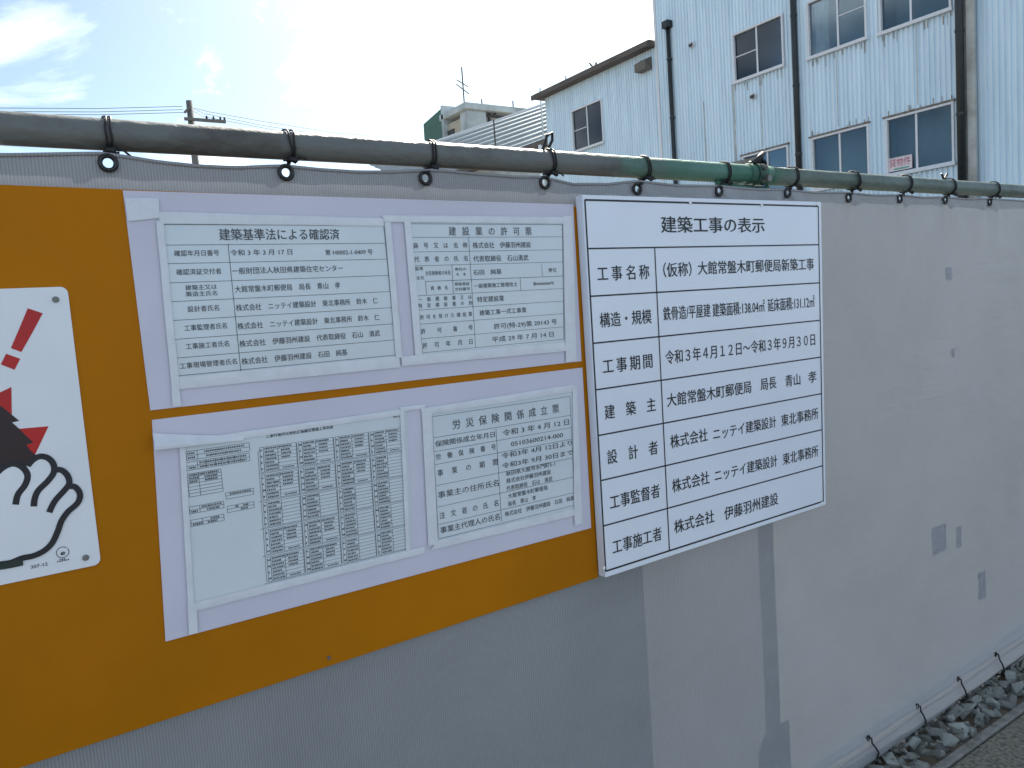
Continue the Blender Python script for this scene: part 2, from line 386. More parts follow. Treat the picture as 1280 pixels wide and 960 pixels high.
for q in range(60):
    me = stone_me[rs.randrange(9)]; m4 = stone_at(rs.uniform(2.1, 3.6), 1.236 - abs(rs.gauss(0, .03)), .006, rs.uniform(.002, .006), rs)
    i = len(sm.v); sm.v += [tuple(m4 @ v.co) for v in me.vertices]; sm.f += [tuple(i + k for k in p.vertices) for p in me.polygons]
tag(sm.build('small_gravel', 'grit', bed), kind='stuff')

# ================================================================== HOARDING
tie_px = [133, 360, 536, 685, 803, 903, 988, 1065, 1130, 1185, 1240]
PO = -.042
tie_x = [W(p, 158 + (240 - 158) * p / 1280, PO)[0] for p in tie_px]
PZ = 1.831; PR = .0250; PY = D - PO
top_px = [(0, 192), (60, 191), (125, 190), (150, 193), (200, 201), (250, 206), (300, 208), (345, 206), (362, 206), (400, 210), (450, 213), (500, 213), (537, 211), (560, 212), (600, 216), (650, 220), (680, 220), (700, 224), (720, 229), (765, 229), (790, 226), (805, 225), (850, 231), (905, 232), (950, 236), (988, 236), (1025, 240), (1065, 240), (1100, 243.5), (1130, 243), (1160, 246), (1185, 245.5), (1215, 248.5), (1240, 248), (1280, 250)]
top = [(-4.0, 1.775), (-1.0, 1.775)] + [W(*p) for p in top_px] + [(3.45, 1.793), (3.75, 1.783), (4.05, 1.793), (6, 1.79), (9.5, 1.79)]
def ztop(x):
    for (a, za), (b, zb) in zip(top[:-1], top[1:]):
        if x <= b: return za + (zb - za) * (x - a) / (b - a)
    return top[-1][1]
rings = []                                   # eyelet centres read from the photograph
for px, py in ((136, 202), (360, 214), (536, 221), (685, 227), (802, 235), (902, 238), (989, 240), (1065, 246.5), (1130, 247.5), (1187, 249), (1240, 252)):
    x_, z_ = W(px, py); rings.append((x_, z_))
def wrinkle(x, z):
    d = noise.noise(Vector((x * 2.2, z * 1.7, 3))) * .007 + noise.noise(Vector((x * 6 + z * 3, z * 4.5 - x * 2, 8))) * .0035
    for zc, a in ((1.14, .0022), (.80, .0026), (.45, .002)):     # horizontal folds left from packing
        zz = z - zc - .012 * math.sin(x * 2.3 + zc * 9); d += a * math.exp(-abs(zz) / .010)
    for xc in (2.50, 3.30, 4.10):
        d += .0022 * math.exp(-abs(x - xc - .02 * math.sin(z * 4)) / .010)
    for cx_, cz_, an, ln in ((2.35, .62, .35, .22), (2.05, .95, -.5, .18), (2.75, 1.25, .2, .30), (1.75, .50, .55, .2), (2.6, .40, -.3, .25), (3.2, .9, .4, .3), (1.45, .55, -.2, .15), (2.2, 1.35, .9, .12), (3.0, .55, -.7, .2)):
        ca, sa = math.cos(an), math.sin(an); u = (x - cx_) * ca + (z - cz_) * sa; v = -(x - cx_) * sa + (z - cz_) * ca
        d += .0022 * math.exp(-abs(v + .25 * u * u) / .012) * math.exp(-(u / ln) ** 2)
    for rx, rz in rings:                     # tension folds fanning down from each eyelet
        dx = x - rx; dz = rz - z
        if 0 < dz < .35 and abs(dx) < .12:
            d += .0055 * math.exp(-dz / .12) * math.cos(dx / (.012 + dz * .12)) * math.exp(-(dx / .09) ** 2)
    if x < 1.1: d *= .45
    return d * 1.4 + .009
# sheet: upper strip is triangulated round the eyelet holes, the rest is a grid
XA, XB, ZS = -3.5, 9.0, 1.70
gx = [XA]
while gx[-1] < XB - 1e-6: gx.append(round(gx[-1] + (.025 if -.3 < gx[-1] < 4.2 else .10), 4))
sheet = MB()
def zb(x): return .025 + .028 * max(-1, min(3, x - 2.18))
prof = lambda x: [(zb(x) - .07, .03), (zb(x) - .02, .022), (zb(x) - .012, .006), (zb(x) + .004, -.012), (zb(x) + .018, -.019), (zb(x) + .034, -.016), (zb(x) + .048, -.010), (zb(x) + .058, -.009), (zb(x) + .066, -.013), (zb(x) + .088, -.012), (zb(x) + .094, .000), (zb(x) + .11, .004)]
zs = [.17 + i * (ZS - .17) / 68 for i in range(69)]
ncol = len(prof(0)) + len(zs)
for x in gx:
    wig = noise.noise(Vector((x * 7, 0, 5))) * .004
    for zz, dy in prof(x): sheet.v.append((x, D + dy + wig, zz + noise.noise(Vector((x * 5, 2, 1))) * .003))
    for z in zs: sheet.v.append((x, D + .004 + wrinkle(x, z), z))
for i in range(len(gx) - 1):
    for j in range(ncol - 1):
        a = i * ncol + j; sheet.f.append((a, a + ncol, a + ncol + 1, a + 1))
HR = .0075
vv = [Vector((x, ZS)) for x in gx]; ee = [(i, i + 1) for i in range(len(gx) - 1)]
nb = len(vv)
fx = []
x = XB
while x > XA - 1e-6:
    fx.append(x); x -= .02
vv += [Vector((x, ztop(x))) for x in fx]
ee += [(nb - 1, nb)] + [(nb + i, nb + i + 1) for i in range(len(fx) - 1)] + [(nb + len(fx) - 1, 0)]
for rx, rz in rings:
    s0 = len(vv); vv += [Vector((rx + HR * math.cos(t * math.pi / 6), rz + HR * math.sin(t * math.pi / 6))) for t in range(12)]
    ee += [(s0 + i, s0 + (i + 1) % 12) for i in range(12)]
for x in gx[1:-1]:
    for z in (1.72, 1.74, 1.76):
        if z < ztop(x) - .012 and all((x - a) ** 2 + (z - b) ** 2 > .0115 ** 2 for a, b in rings): vv.append(Vector((x, z)))
res = geometry.delaunay_2d_cdt(vv, ee, [list(range(nb + len(fx)))], 1, 1e-6)
i0 = len(sheet.v)
sheet.v += [(v.x, D + .004 + wrinkle(v.x, v.y), v.y) for v in res[0]]
for f in res[2]:
    c = sum((res[0][i] for i in f), Vector((0, 0))) / len(f)
    if any((c.x - a) ** 2 + (c.y - b) ** 2 < (HR * .97) ** 2 for a, b in rings): continue
    if c.y > ztop(c.x): continue
    sheet.f.append(tuple(i0 + i for i in f))
hoard = empty('hoarding_sheet', 'long grey ribbed plastic sheet hung from the scaffold pipe as a site fence', 'hoarding')
so_ = sheet.build('sheet', 'tarp', hoard, smooth=True)
bm_ = bmesh.new(); bm_.from_mesh(so_.data); bmesh.ops.remove_doubles(bm_, verts=bm_.verts, dist=1e-5); bm_.to_mesh(so_.data); bm_.free()
rm = MB().ring((0, 0, 0), (0, 1, 0), .0115, .0037, 20, 8)
r0 = None
for i, (rx, rz) in enumerate(rings):
    if r0 is None: r0 = rm.build('eyelet', 'ring', hoard, smooth=True); o = r0
    else: o = r0.copy(); COL.objects.link(o)
    o.location = (rx, D + .004 + wrinkle(rx, rz) - .002, rz)
hm = MB()
hp = [(x, D + .004 + wrinkle(x, ztop(x)), ztop(x)) for x in [XA + i * .02 for i in range(int((XB - XA) / .02))]]
hm.tube(hp, .0032, 6); hm.build('top_hem', 'tarp', hoard, smooth=True)
for (a, b, c, d) in ((1188, 334, 1195, 349), (1195, 436, 1199, 446), (1170, 662, 1188, 688), (1200, 660, 1206, 684), (1226, 718, 1235, 747)):
    x0, z1 = W(a, b); x1, z0 = W(c, d); mb = MB(); n = 6
    for i in range(n + 1):
        for j in range(n + 1):
            x = x0 + (x1 - x0) * i / n; z = z0 + (z1 - z0) * j / n; mb.v.append((x, D + .0028 + wrinkle(x, z), z))
    for i in range(n):
        for j in range(n): q = i * (n + 1) + j; mb.f.append((q, q + n + 1, q + n + 2, q + 1))
    mb.build('tape_patch', 'patch', hoard)

def pipe(name, x0, x1, y, z, r, m, label, sag=.0):
    n = int((x1 - x0) / .15); pts = [(x0 + (x1 - x0) * i / n, y, z + sag * math.sin(i / n * math.pi)) for i in range(n + 1)]
    root = empty(name, label, 'pipe')
    MB().tube(pts, r, 24).build('tube', m, root, smooth=True)
    for p in (pts[0], pts[-1]):
        e = MB(); e.ring(p, (1, 0, 0), r - .002, .0024, 24, 6)
        e.build('pipe_rim', m, root, smooth=True)
    return root
JX = W(946, 222, PO)[0]
pipe('scaffold_pipe', -3.4, JX + .05, PY, PZ, PR, 'pipe', 'grey scaffold pipe with peeling paint turning green towards the clamp, along the hoarding top')
pipe('scaffold_pipe', JX + .052, 9.0, PY, PZ - .001, PR - .0006, 'pipe', 'grey green scaffold pipe running on right of the clamp to the far end')
pipe('base_pipe', -3.4, 9.0, D + .012, zb(2.9) + .012, .0225, 'galv', 'metal tube weighing down the foot of the grey sheet')
# clamp where the two pipes meet
cl = empty('pipe_clamp', 'dark green bolted clamp joining the two top pipes above the white notice board', 'clamp')
MB().tube([(JX - .018, PY, PZ), (JX + .018, PY, PZ)], .030, 24).build('clamp_collar', 'green_pipe', cl, smooth=False, bevel=.002)
MB().tube([(JX - .045, PY, PZ), (JX - .022, PY, PZ)], .0275, 24).build('clamp_band', 'green_pipe', cl, bevel=.002)
st = MB(); p0 = W(890, 230, PO); p1 = W(915, 234.5, PO); p2 = W(950, 238, PO)
st.tube([(p0[0], PY - .012, p0[1] + .004), (p1[0], PY - .014, p1[1] - .002), (p2[0], PY - .012, p2[1] - .001), (p2[0] + .03, PY, p2[1] + .01)], [.004, .008, .010, .007], 8)
st.build('clamp_arm', 'green_pipe', cl, smooth=True)
bo = MB().tube([(JX - .004, PY - .036, PZ + .012), (JX - .004, PY + .02, PZ + .036)], .006, 6)
bo.build('bolt', 'bolt', cl)
bo = MB().tube([(JX + .004, PY - .040, PZ - .016), (JX + .004, PY - .02, PZ - .014)], .010, 6); bo.build('nut', 'bolt', cl)
kn = MB().tube([(JX - .02, PY - .01, PZ + .028), (JX + .0, PY - .012, PZ + .046), (JX + .018, PY - .01, PZ + .056), (JX + .012, PY, PZ + .040), (JX - .01, PY + .01, PZ + .03)], .0065, 8)
kn.build('wire_knot', 'cord', cl, smooth=True)
# bungee ties -------------------------------------------------------------
where = ['leftmost, over the orange panel beside the paper sheet corner', 'second from left, over the middle of the left table', 'third from left, over the middle notice gap',
         'with a spare loop standing up, left of the notice board', 'over the left half of the white notice board title', 'on green pipe just left of the clamp',
         'over the top right corner of the notice board', 'first past the notice board on the right', 'second past the notice board, below the rental notice window', 'third past the notice board, below the black downpipe', 'last and farthest along at the right edge']
for i, (rx, rz) in enumerate(rings):
    rr = random.Random(i)
    t = empty('bungee_tie', 'black pipe tie ' + where[i], 'cord tie', 'black cord ties hanging the sheet from the pipe')
    tx = tie_x[i]
    for k in range(2):
        mb = MB(); pts = []
        tilt = rr.uniform(-.25, .25); dx = (k - .5) * .007
        for a in range(0, 25):
            th = -math.pi / 2 + a / 24 * 2 * math.pi
            rad = PR + .0028
            pts.append((tx + dx + math.sin(th) * tilt * .012 + .0015 * math.sin(a), PY + rad * math.cos(th), PZ + rad * math.sin(th)))
        pts = [(rx + dx * .3, D - .001, rz + .008)] + pts[:] + [(rx - dx * .3, D + .008, rz + .009)]
        mb.tube(pts, .0019, 6); mb.build('cord_loop', 'cord', t, smooth=True)
    mb = MB(); zk = PZ - PR - .002
    mb.tube([(tx - .008, PY - .022, zk), (tx + .002, PY - .026, zk - .004), (tx + .009, PY - .020, zk + .001)], [.004, .006, .0035], 8)
    mb.build('knot', 'cord', t, smooth=True)
    for k in range(2):
        mb = MB(); s = rr.choice((-1, 1)); l = rr.uniform(.012, .03)
        mb.tube([(tx, PY - .016, zk), (tx + s * l * .6, PY - .02, zk - rr.uniform(-.004, .006)), (tx + s * l, PY - .016, zk - rr.uniform(-.002, .010))], .0019, 6)
        mb.build('cord_end', 'cord', t, smooth=True)
    if i == 3:
        mb = MB(); q = [W(*p, PO) for p in ((683, 200), (679, 187), (683, 170), (690, 166), (691, 175), (684, 188), (686, 198))]
        mb.tube([(x_, PY + .002 * math.sin(n_ * 2), z_) for n_, (x_, z_) in enumerate(q)], .0035, 8); mb.build('spare_loop', 'cord', t, smooth=True)
    if i == 9:
        mb = MB(); q = [W(*p, PO) for p in ((1177, 217), (1180, 225), (1184, 217))]
        mb.tube([(x_, PY, z_) for x_, z_ in q], .004, 6); mb.build('cord_tip', 'cord', t, smooth=True)
for i, ((a, b), (c, d)) in enumerate((((1088, 924), (1098, 945)), ((1149, 884), (1157, 906)), ((1200, 850), (1208, 873)), ((1247, 819), (1255, 841)))):
    t = empty('hem_tie', 'black hooked cord over the gravel, ' + ('nearest the bottom edge of the picture', 'second one up from the bottom', 'third one up from the bottom', 'farthest up at the right edge')[i], 'cord tie', 'cord ties along the sheet foot')
    x0, z0 = W(a, b, .016); x1, z1 = W(c, d, .024)
    MB().tube([(x0 - .003, D - .006, z0 + .004), (x0 + .004, D - .018, z0 + .002), (x0 + .002, D - .020, z0 - .012), (x0 + (x1 - x0) * .5, D - .026, (z0 + z1) / 2), (x1, D - .026, z1 + .01), (x1 + .001, D - .020, z1 - .008), (x1, D + .01, z1 - .02)], .0028, 8).build('cord', 'cord', t, smooth=True)
    MB().ring((x0 - .003, D - .011, z0 + .003), (0, 1, 0), .007, .0025, 14, 6).build('eyelet', 'ring', t, smooth=True)
mb = MB(); pts = [(x, D - .017 - .003 * abs(math.sin(x * 9)), zb(x) + .062 + .003 * math.sin(x * 11)) for x in [1.8 + i * .05 for i in range(60)]]
mb.tube(pts, .0016, 5); tag(mb.build('hem_rope', 'patch', None, smooth=True), 'thin pale rope threaded along the foot of the grey sheet', 'rope')

# posts standing behind the sheet
for i, x in enumerate((-1.75, .0, 1.765, 3.57, 5.37, 7.17)):
    t = empty('fence_post', ('steel post behind the sheet at far left, outside the picture', 'steel post hidden behind the orange panel', 'steel post whose shade falls through the sheet below the notice board', 'first steel post past the right edge of the picture', 'second steel post past the right edge', 'farthest steel post of the fence')[i], 'post', 'posts holding the top pipe')
    MB().tube([(x, D + .092, -.05), (x, D + .092, 1.80)], .0243, 16).build('tube', 'galv', t, smooth=True)
    MB().box(x - .055, x + .055, D + .068, D + .112, -.04, .36).build('foot_block', 'concrete', t, bevel=.01)
    MB().box(x - .03, x + .03, D + .035, D + .115, PZ - .062, PZ - .040).build('coupler', 'galv', t, bevel=.003)

st_ = empty('unseen_shade_boards', 'added unseen plywood boards shading the left of the sheet from behind', 'plywood boards')  # unseen boards, added to keep sunlight off the left of the sheet
for k in range(5):
    MB().box(-3.32 + k * .925, -3.32 + (k + 1) * .925 + .03, D + .125 + .014 * (k % 2), D + .137 + .014 * (k % 2), -.03, 1.775).build('shade_board', 'wood', st_)
def shade_film_mat():
    m = bpy.data.materials.new('clear_shade_film'); m.use_nodes = True; t = m.node_tree; b = t.nodes['Principled BSDF']
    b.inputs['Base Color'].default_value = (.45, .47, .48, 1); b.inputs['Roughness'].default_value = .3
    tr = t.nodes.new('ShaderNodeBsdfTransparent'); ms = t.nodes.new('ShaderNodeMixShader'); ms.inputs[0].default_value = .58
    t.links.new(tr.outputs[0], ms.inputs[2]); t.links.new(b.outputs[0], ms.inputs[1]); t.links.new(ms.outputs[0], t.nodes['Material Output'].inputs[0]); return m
M['film'] = shade_film_mat()
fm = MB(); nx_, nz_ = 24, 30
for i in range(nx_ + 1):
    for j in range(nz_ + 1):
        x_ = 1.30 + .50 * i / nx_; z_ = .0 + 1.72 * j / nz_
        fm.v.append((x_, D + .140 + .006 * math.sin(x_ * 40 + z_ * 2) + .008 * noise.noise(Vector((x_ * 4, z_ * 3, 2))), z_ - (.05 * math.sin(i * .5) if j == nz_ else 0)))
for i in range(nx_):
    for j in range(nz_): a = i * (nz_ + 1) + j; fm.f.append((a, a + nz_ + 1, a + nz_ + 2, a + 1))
tag(fm.build('unseen_shade_film', 'film', None, smooth=True), 'added unseen milky film behind the sheet, half shading it below the notice board', 'unseen film')  # unseen film, added to give the sheet a half shade here
# ------------------------------------------------------------------ orange board
pan = slab([(-60, 227), (722, 258.5), (748, 722), (-60, 987)], .003, -.001)
# left edge runs out of the picture
pan.v = [(x if x > .05 else -.42, y, 1.745 if (x < .05 and z > 1.4) else (.872 if x < .05 else z)) for x, y, z in pan.v]
tag(pan.build('orange_panel', 'orange', None, bevel=.001), 'large orange board fixed on the grey sheet behind the papers', 'board')

for px, py in ((411, 822),):
    x_, z_ = W(px, py, .003); tag(MB().tube([(x_, D - .0025, z_), (x_, D - .0052, z_)], .0035, 10).build('screw', 'bolt', bpy.data.objects['orange_panel']), None)
# ------------------------------------------------------------------ two backing sheets with documents
Z1 = (3.554, 150, 230); Z2 = (4.174, 470, 230); Z3 = (2.909, 180, 480); Z4 = (4.0, 500, 460); Z5 = (3.691, 710, 230); Z6 = (3.5545, 710, 460)
ZG = (4.0, 320, 500); ZF = (6.857, 225, 520)
def zp(zm, x, y): return (zm[1] + x / zm[0], zm[2] + y / zm[0])
OB, OD, OI, OT = .0058, .0066, .0069, .0075
def wavy(px4, off, n=24, amp=.0005, seed=0):
    q = [Vector(W(*p, off)) for p in px4]; mb = MB()
    for i in range(n + 1):
        for j in range(n + 1):
            u, v = i / n, j / n; p = q[3].lerp(q[2], u).lerp(q[0].lerp(q[1], u), v)
            mb.v.append((p.x, D - off - amp * max(0, noise.noise(Vector((p.x * 6, p.y * 6, seed)))), p.y))
    for i in range(n):
        for j in range(n): a = i * (n + 1) + j; mb.f.append((a, a + n + 1, a + n + 2, a + 1))
    return mb
def tape(mb, px4, off=OT):
    q = [Vector(W(*p, off)) for p in px4]; n = 14
    lng = (q[1] - q[0]).length > (q[3] - q[0]).length
    i0 = len(mb.v); rows = []
    for i in range(n + 1):
        u = i / n
        a, b = (q[3].lerp(q[2], u), q[0].lerp(q[1], u)) if lng else (q[3].lerp(q[0], u), q[2].lerp(q[1], u))
        jit = .0006 * noise.noise(Vector((a.x * 30, a.y * 30, off * 999)))
        for p, e in ((a, 0), (a.lerp(b, .5), .0007), (b, 0)):
            mb.v.append((p.x + (0 if lng else jit), D - off - e - .0005 * (1 + noise.noise(Vector((p.x * 40, p.y * 40, 1)))), p.y + (jit if lng else 0)))
    for i in range(n):
        for j in range(2): a = i0 + i * 3 + j; mb.f.append((a, a + 3, a + 4, a + 1))
def tape_obj(parent, px4, off=OT):
    mb = MB(); tape(mb, px4, off); return mb.build('tape', 'tape', parent, smooth=True)

up = empty('paper_mount', 'pale lavender plastic sheet carrying two taped tables, upper one on the orange board', 'notice sheet')
slab([(153.5, 238), (716.5, 255.5), (727, 451.5), (188, 513)], OB - .0004, .0031).build('backing_sheet', 'backing', up)
lo = empty('paper_mount', 'pale lavender plastic sheet with the organisation chart, lower one on the orange board', 'notice sheet')
slab([(190, 525), (728, 459.5), (739, 660), (207, 802)], OB - .0004, .0031).build('backing_sheet', 'backing', lo)

def ruled(rowsL, rowsR, zm, t=.0010, off=OI, skip=()):
    mb = MB()
    for i, (a, b) in enumerate(zip(rowsL, rowsR)):
        if i in skip: continue
        hline(mb, zp(zm, *a), zp(zm, *b), t, off)
    return mb
# document 1: confirmation table
d1 = empty('notice_document', 'laminated building permit table with seven rows, top left in the upper sheet', 'document')
wavy([(197, 273), (484, 276), (499, 449), (217, 474)], OD - .0003, seed=1).build('paper', 'paper', d1, smooth=True)
L1 = [(178, 178), (192, 268), (204, 350), (212, 435), (222, 518), (232, 602), (242, 687), (250, 768), (255, 852)]
R1 = [(1172, 186), (1178, 266), (1184, 337), (1193, 410), (1200, 482), (1207, 553), (1214, 624), (1221, 697), (1228, 760)]
mb = ruled(L1, R1, Z1, .0008)
seg(mb, zp(Z1, *L1[0]), zp(Z1, *L1[-1]), .0010, OI); seg(mb, zp(Z1, *R1[0]), zp(Z1, *R1[-1]), .0010, OI); seg(mb, zp(Z1, 480, 266), zp(Z1, 537, 832), .0010, OI)
mb.build('table_rules', 'ink_soft', d1)
mb = MB()
T(mb, '建築基準法による確認済', (440, 220), (975, 227), 52, OI, Z1, .016)
for s, l, r, h in (('確認年月日番号', (240, 308), (440, 305), 27), ('令和 3 年 3 月 17 日', (490, 303), (765, 303), 27), ('第 H0002-1-0409 号', (912, 303), (1122, 302), 25),
        ('確認済証交付者', (250, 390), (450, 388), 27), ('一般財団法人秋田県建築住宅センター', (497, 385), (990, 375), 30),
        ('建築主又は', (290, 460), (430, 457), 23), ('築造主氏名', (292, 488), (432, 485), 23), ('大館常盤木町郵便局　局長　青山　孝', (510, 465), (978, 452), 30),
        ('設計者氏名', (300, 555), (440, 550), 27), ('株式会社　ニッテイ建築設計　東北事務所　鈴木　仁', (515, 547), (1145, 520), 30),
        ('工事監理者氏名', (285, 637), (475, 632), 27), ('株式会社　ニッテイ建築設計　東北事務所　鈴木　仁', (522, 630), (1152, 593), 30),
        ('工事施工者氏名', (292, 718), (485, 712), 27), ('株式会社　伊藤羽州建設　代表取締役　石山　清武', (530, 705), (1155, 667), 30),
        ('工事現場管理者氏名', (265, 803), (520, 793), 27), ('株式会社　伊藤羽州建設　石田　純基', (540, 783), (1010, 752), 30)):
    T(mb, s, l, r, h, OI, Z1, .012)
tag(mb.build('lettering', 'ink_soft', d1), kind='stuff')
# document 2: construction licence
d2 = empty('notice_document', 'laminated construction licence table with glare on its title, top right in the upper sheet', 'document')
wavy([(509, 274), (709, 277), (713, 432), (523, 446)], OD - .0003, seed=2).build('paper', 'paper', d2, smooth=True)
L2 = [(180, 208), (190, 277), (195, 350), (200, 425), (206, 503), (212, 580), (222, 655), (228, 728), (235, 805), (243, 878)]
R2 = [(972, 212), (973, 277), (974, 347), (975, 408), (976, 487), (977, 548), (978, 613), (979, 680), (980, 748), (981, 812)]
mb = ruled(L2, R2, Z2, .0007, skip=(4,))
hline(mb, zp(Z2, 262, 503), zp(Z2, 976, 485), .0009, OI)
seg(mb, zp(Z2, *L2[0]), zp(Z2, *L2[-1]), .0009, OI); seg(mb, zp(Z2, *R2[0]), zp(Z2, *R2[-1]), .0009, OI); seg(mb, zp(Z2, 483, 277), zp(Z2, 520, 852), .0009, OI)
seg(mb, zp(Z2, 258, 503), zp(Z2, 264, 578), .0009, OI); seg(mb, zp(Z2, 396, 420), zp(Z2, 404, 573), .0009, OI); seg(mb, zp(Z2, 865, 420), zp(Z2, 868, 480), .0009, OI); seg(mb, zp(Z2, 752, 490), zp(Z2, 756, 555), .0009, OI)
mb.build('table_rules', 'ink_soft', d2)
mb = MB()
for s, l, r, h, sp in (('建設業の許可票', (380, 246), (812, 246), 46, 1), ('商号又は名称', (195, 322), (477, 318), 30, 1), ('株式会社　伊藤羽州建設', (505, 318), (808, 318), 32, 0),
        ('代表者の氏名', (200, 392), (480, 388), 30, 1), ('代表取締役　石山清武', (508, 389), (795, 385), 32, 0), ('監理', (205, 442), (245, 441), 18, 0), ('主任', (212, 490), (252, 489), 18, 0),
        ('主任技術者の氏名', (258, 466), (388, 461), 23, 0), ('専任の', (412, 445), (470, 443), 15, 0), ('有無', (420, 472), (468, 470), 15, 1), ('石田　純基', (508, 461), (655, 456), 28, 0), ('専任', (900, 450), (942, 448), 22, 0),
        ('資格名', (285, 543), (375, 540), 22, 1), ('資格者証', (410, 522), (488, 519), 18, 0), ('交付番号', (412, 550), (490, 545), 18, 0), ('一級建築施工管理技士', (512, 531), (738, 523), 24, 0), ('第00000000号', (820, 521), (928, 517), 18, 0),
        ('一般建設業又は', (222, 602), (500, 590), 23, 1), ('特定建設業の別', (222, 635), (502, 620), 23, 1), ('特定建設業', (528, 601), (668, 597), 30, 0),
        ('許可を受けた建設業', (230, 693), (502, 680), 24, 1), ('建築工事一式工事業', (540, 669), (785, 660), 28, 0), ('許可番号', (235, 767), (505, 750), 28, 1), ('許可(特-29)第 20143 号', (615, 742), (943, 718), 30, 0),
        ('許可年月日', (243, 842), (507, 822), 30, 1), ('平成 29 年 7 月 14 日', (605, 807), (927, 787), 30, 0)):
    T(mb, s, l, r, h, OI, Z2, .012, spread=bool(sp))
tag(mb.build('lettering', 'ink_soft', d2), kind='stuff')
# document 4: labour insurance
d4 = empty('notice_document', 'laminated labour insurance table, bottom right in the lower sheet', 'document')
wavy([(534, 514), (716, 488), (721, 642), (543, 681)], OD - .0003, seed=4).build('paper', 'paper', d4, smooth=True)
L4 = [(160, 240), (165, 345), (170, 413), (174, 476), (180, 582), (188, 690), (192, 778), (192, 850)]
R4 = [(850, 145), (855, 240), (858, 303), (861, 362), (866, 455), (870, 550), (872, 628), (875, 690)]
mb = ruled(L4, R4, Z4, .0008)
seg(mb, zp(Z4, *L4[0]), zp(Z4, *L4[-1]), .0010, OI); seg(mb, zp(Z4, *R4[0]), zp(Z4, *R4[-1]), .0010, OI); seg(mb, zp(Z4, 480, 303), zp(Z4, 508, 768), .0010, OI)
mb.build('table_rules', 'ink_soft', d4)
mb = MB()
for s, l, r, h, sp in (('労災保険関係成立票', (262, 280), (795, 205), 48, 1), ('保険関係成立年月日', (176, 380), (474, 332), 31, 0), ('令和 3 年 4 月 12 日', (513, 322), (845, 272), 32, 0),
        ('労働保険番号', (178, 443), (480, 396), 31, 1), ('05103600214-000', (555, 377), (815, 336), 30, 0), ('事業の期間', (187, 522), (490, 472), 34, 1), ('令和3年 4月 12日より', (508, 435), (860, 378), 29, 0), ('令和3年 9月 30日まで', (510, 485), (865, 425), 29, 0),
        ('事業主の住所氏名', (190, 632), (494, 577), 35, 0), ('秋田県大館市水門町5-1', (530, 525), (775, 482), 25, 0), ('株式会社伊藤羽州建設', (532, 562), (755, 522), 25, 0), ('代表取締役　石山　清武', (532, 600), (762, 556), 25, 0),
        ('注文者の氏名', (197, 738), (494, 675), 34, 1), ('大館常盤木町郵便局', (540, 638), (738, 600), 25, 0), ('局長　青山　孝', (540, 678), (680, 650), 25, 0),
        ('事業主代理人の氏名', (202, 808), (499, 746), 34, 0), ('株式会社　伊藤羽州建設　石田　純基', (525, 728), (870, 652), 25, 0)):
    T(mb, s, l, r, h, OI, Z4, .013, spread=bool(sp))
tag(mb.build('lettering', 'ink_soft', d4), kind='stuff')
# document 3: organisation chart
d3 = empty('notice_document', 'laminated organisation chart crowded with tiny boxes, left in the lower sheet', 'document')
wavy([(228, 556), (508, 509), (515, 688), (243, 760)], OD - .0003, seed=3).build('paper', 'paper', d3, smooth=True)
ru = MB(); le = MB(); rc = random.Random(11)
T(le, '工事作業所災害防止協議会兼施工体系図', (443, 188), (687, 155), 17, OI, Z3, .02)
T(le, '掲示', (905, 117), (935, 112), 14, OI, Z3, .02)
Q = [Vector(W(*zp(ZG, *p), OI)) for p in ((18, 238), (728, 138), (770, 742), (64, 915))]
def gp(u, v): return Q[0].lerp(Q[1], u).lerp(Q[3].lerp(Q[2], u), v)
def gl(mb, a, b, t): 
    p, q = gp(*a), gp(*b); d = (q - p).normalized(); n = Vector((-d.y, d.x)) * t / 2; y = D - OI
    mb.poly([(p.x - n.x, y, p.y - n.y), (q.x - n.x, y, q.y - n.y), (q.x + n.x, y, q.y + n.y), (p.x + n.x, y, p.y + n.y)])
def mark(mb, u0, u1, v, h, seedn):           # unreadably small print: a row of tiny strokes
    p, q = gp(u0, v), gp(u1, v); L = q.x - p.x; x = p.x; y = D - OI - .0001
    while x < q.x - .0012:
        wd = rc.uniform(.0012, .0024); z = p.y + (q.y - p.y) * (x - p.x) / L
        mb.wrect(x, x + wd, z - h / 2, z + h / 2, y); x += wd + rc.uniform(.0005, .0013)
filled = {(0, 0), (1, 0), (2, 0), (3, 0), (0, 1), (1, 1), (2, 1), (0, 3), (1, 3), (0, 4), (1, 4)}
for c in range(4):
    for r in range(5):
        u0 = c * .2535; u1 = u0 + .237; v0 = r * .2025; v1 = v0 + .182
        for k in range(8):
            v = v0 + (v1 - v0) * k / 7; gl(ru, (u0 + (.02 if 0 < k < 7 else 0), v), (u1, v), .0005)
        for u in (u0, u1, u0 + .115, u0 + .022): gl(ru, (u, v0), (u, v1), .0007)
        for k in range(7):
            v = v0 + (v1 - v0) * (k + .5) / 7
            mark(le, u0 + .03, u0 + .108 - (.02 if k % 3 == 1 else 0), v, .0030, k)
            if (c, r) in filled and k in (0, 1, 2, 3): mark(le, u0 + (.135 if k else .12), u0 + (.20 if k else .21), v, .0030, k)
            if (c, r) in filled and k == 6: mark(le, u0 + .14, u1 - .02, v, .0022, k)
        for k in range(4): mark(le, u0 + .004, u0 + .018, v0 + (v1 - v0) * (k * 2 + 1) / 8, .0030, k)
for c in range(4): gl(ru, (c * .2535 - .012, .02 if c == 0 else 0), (c * .2535 - .012, .99), .0007)
for r in range(5): gl(ru, (-.012 if r == 0 else -.03, r * .2025 + .19), (1, r * .2025 + .19), .0006)
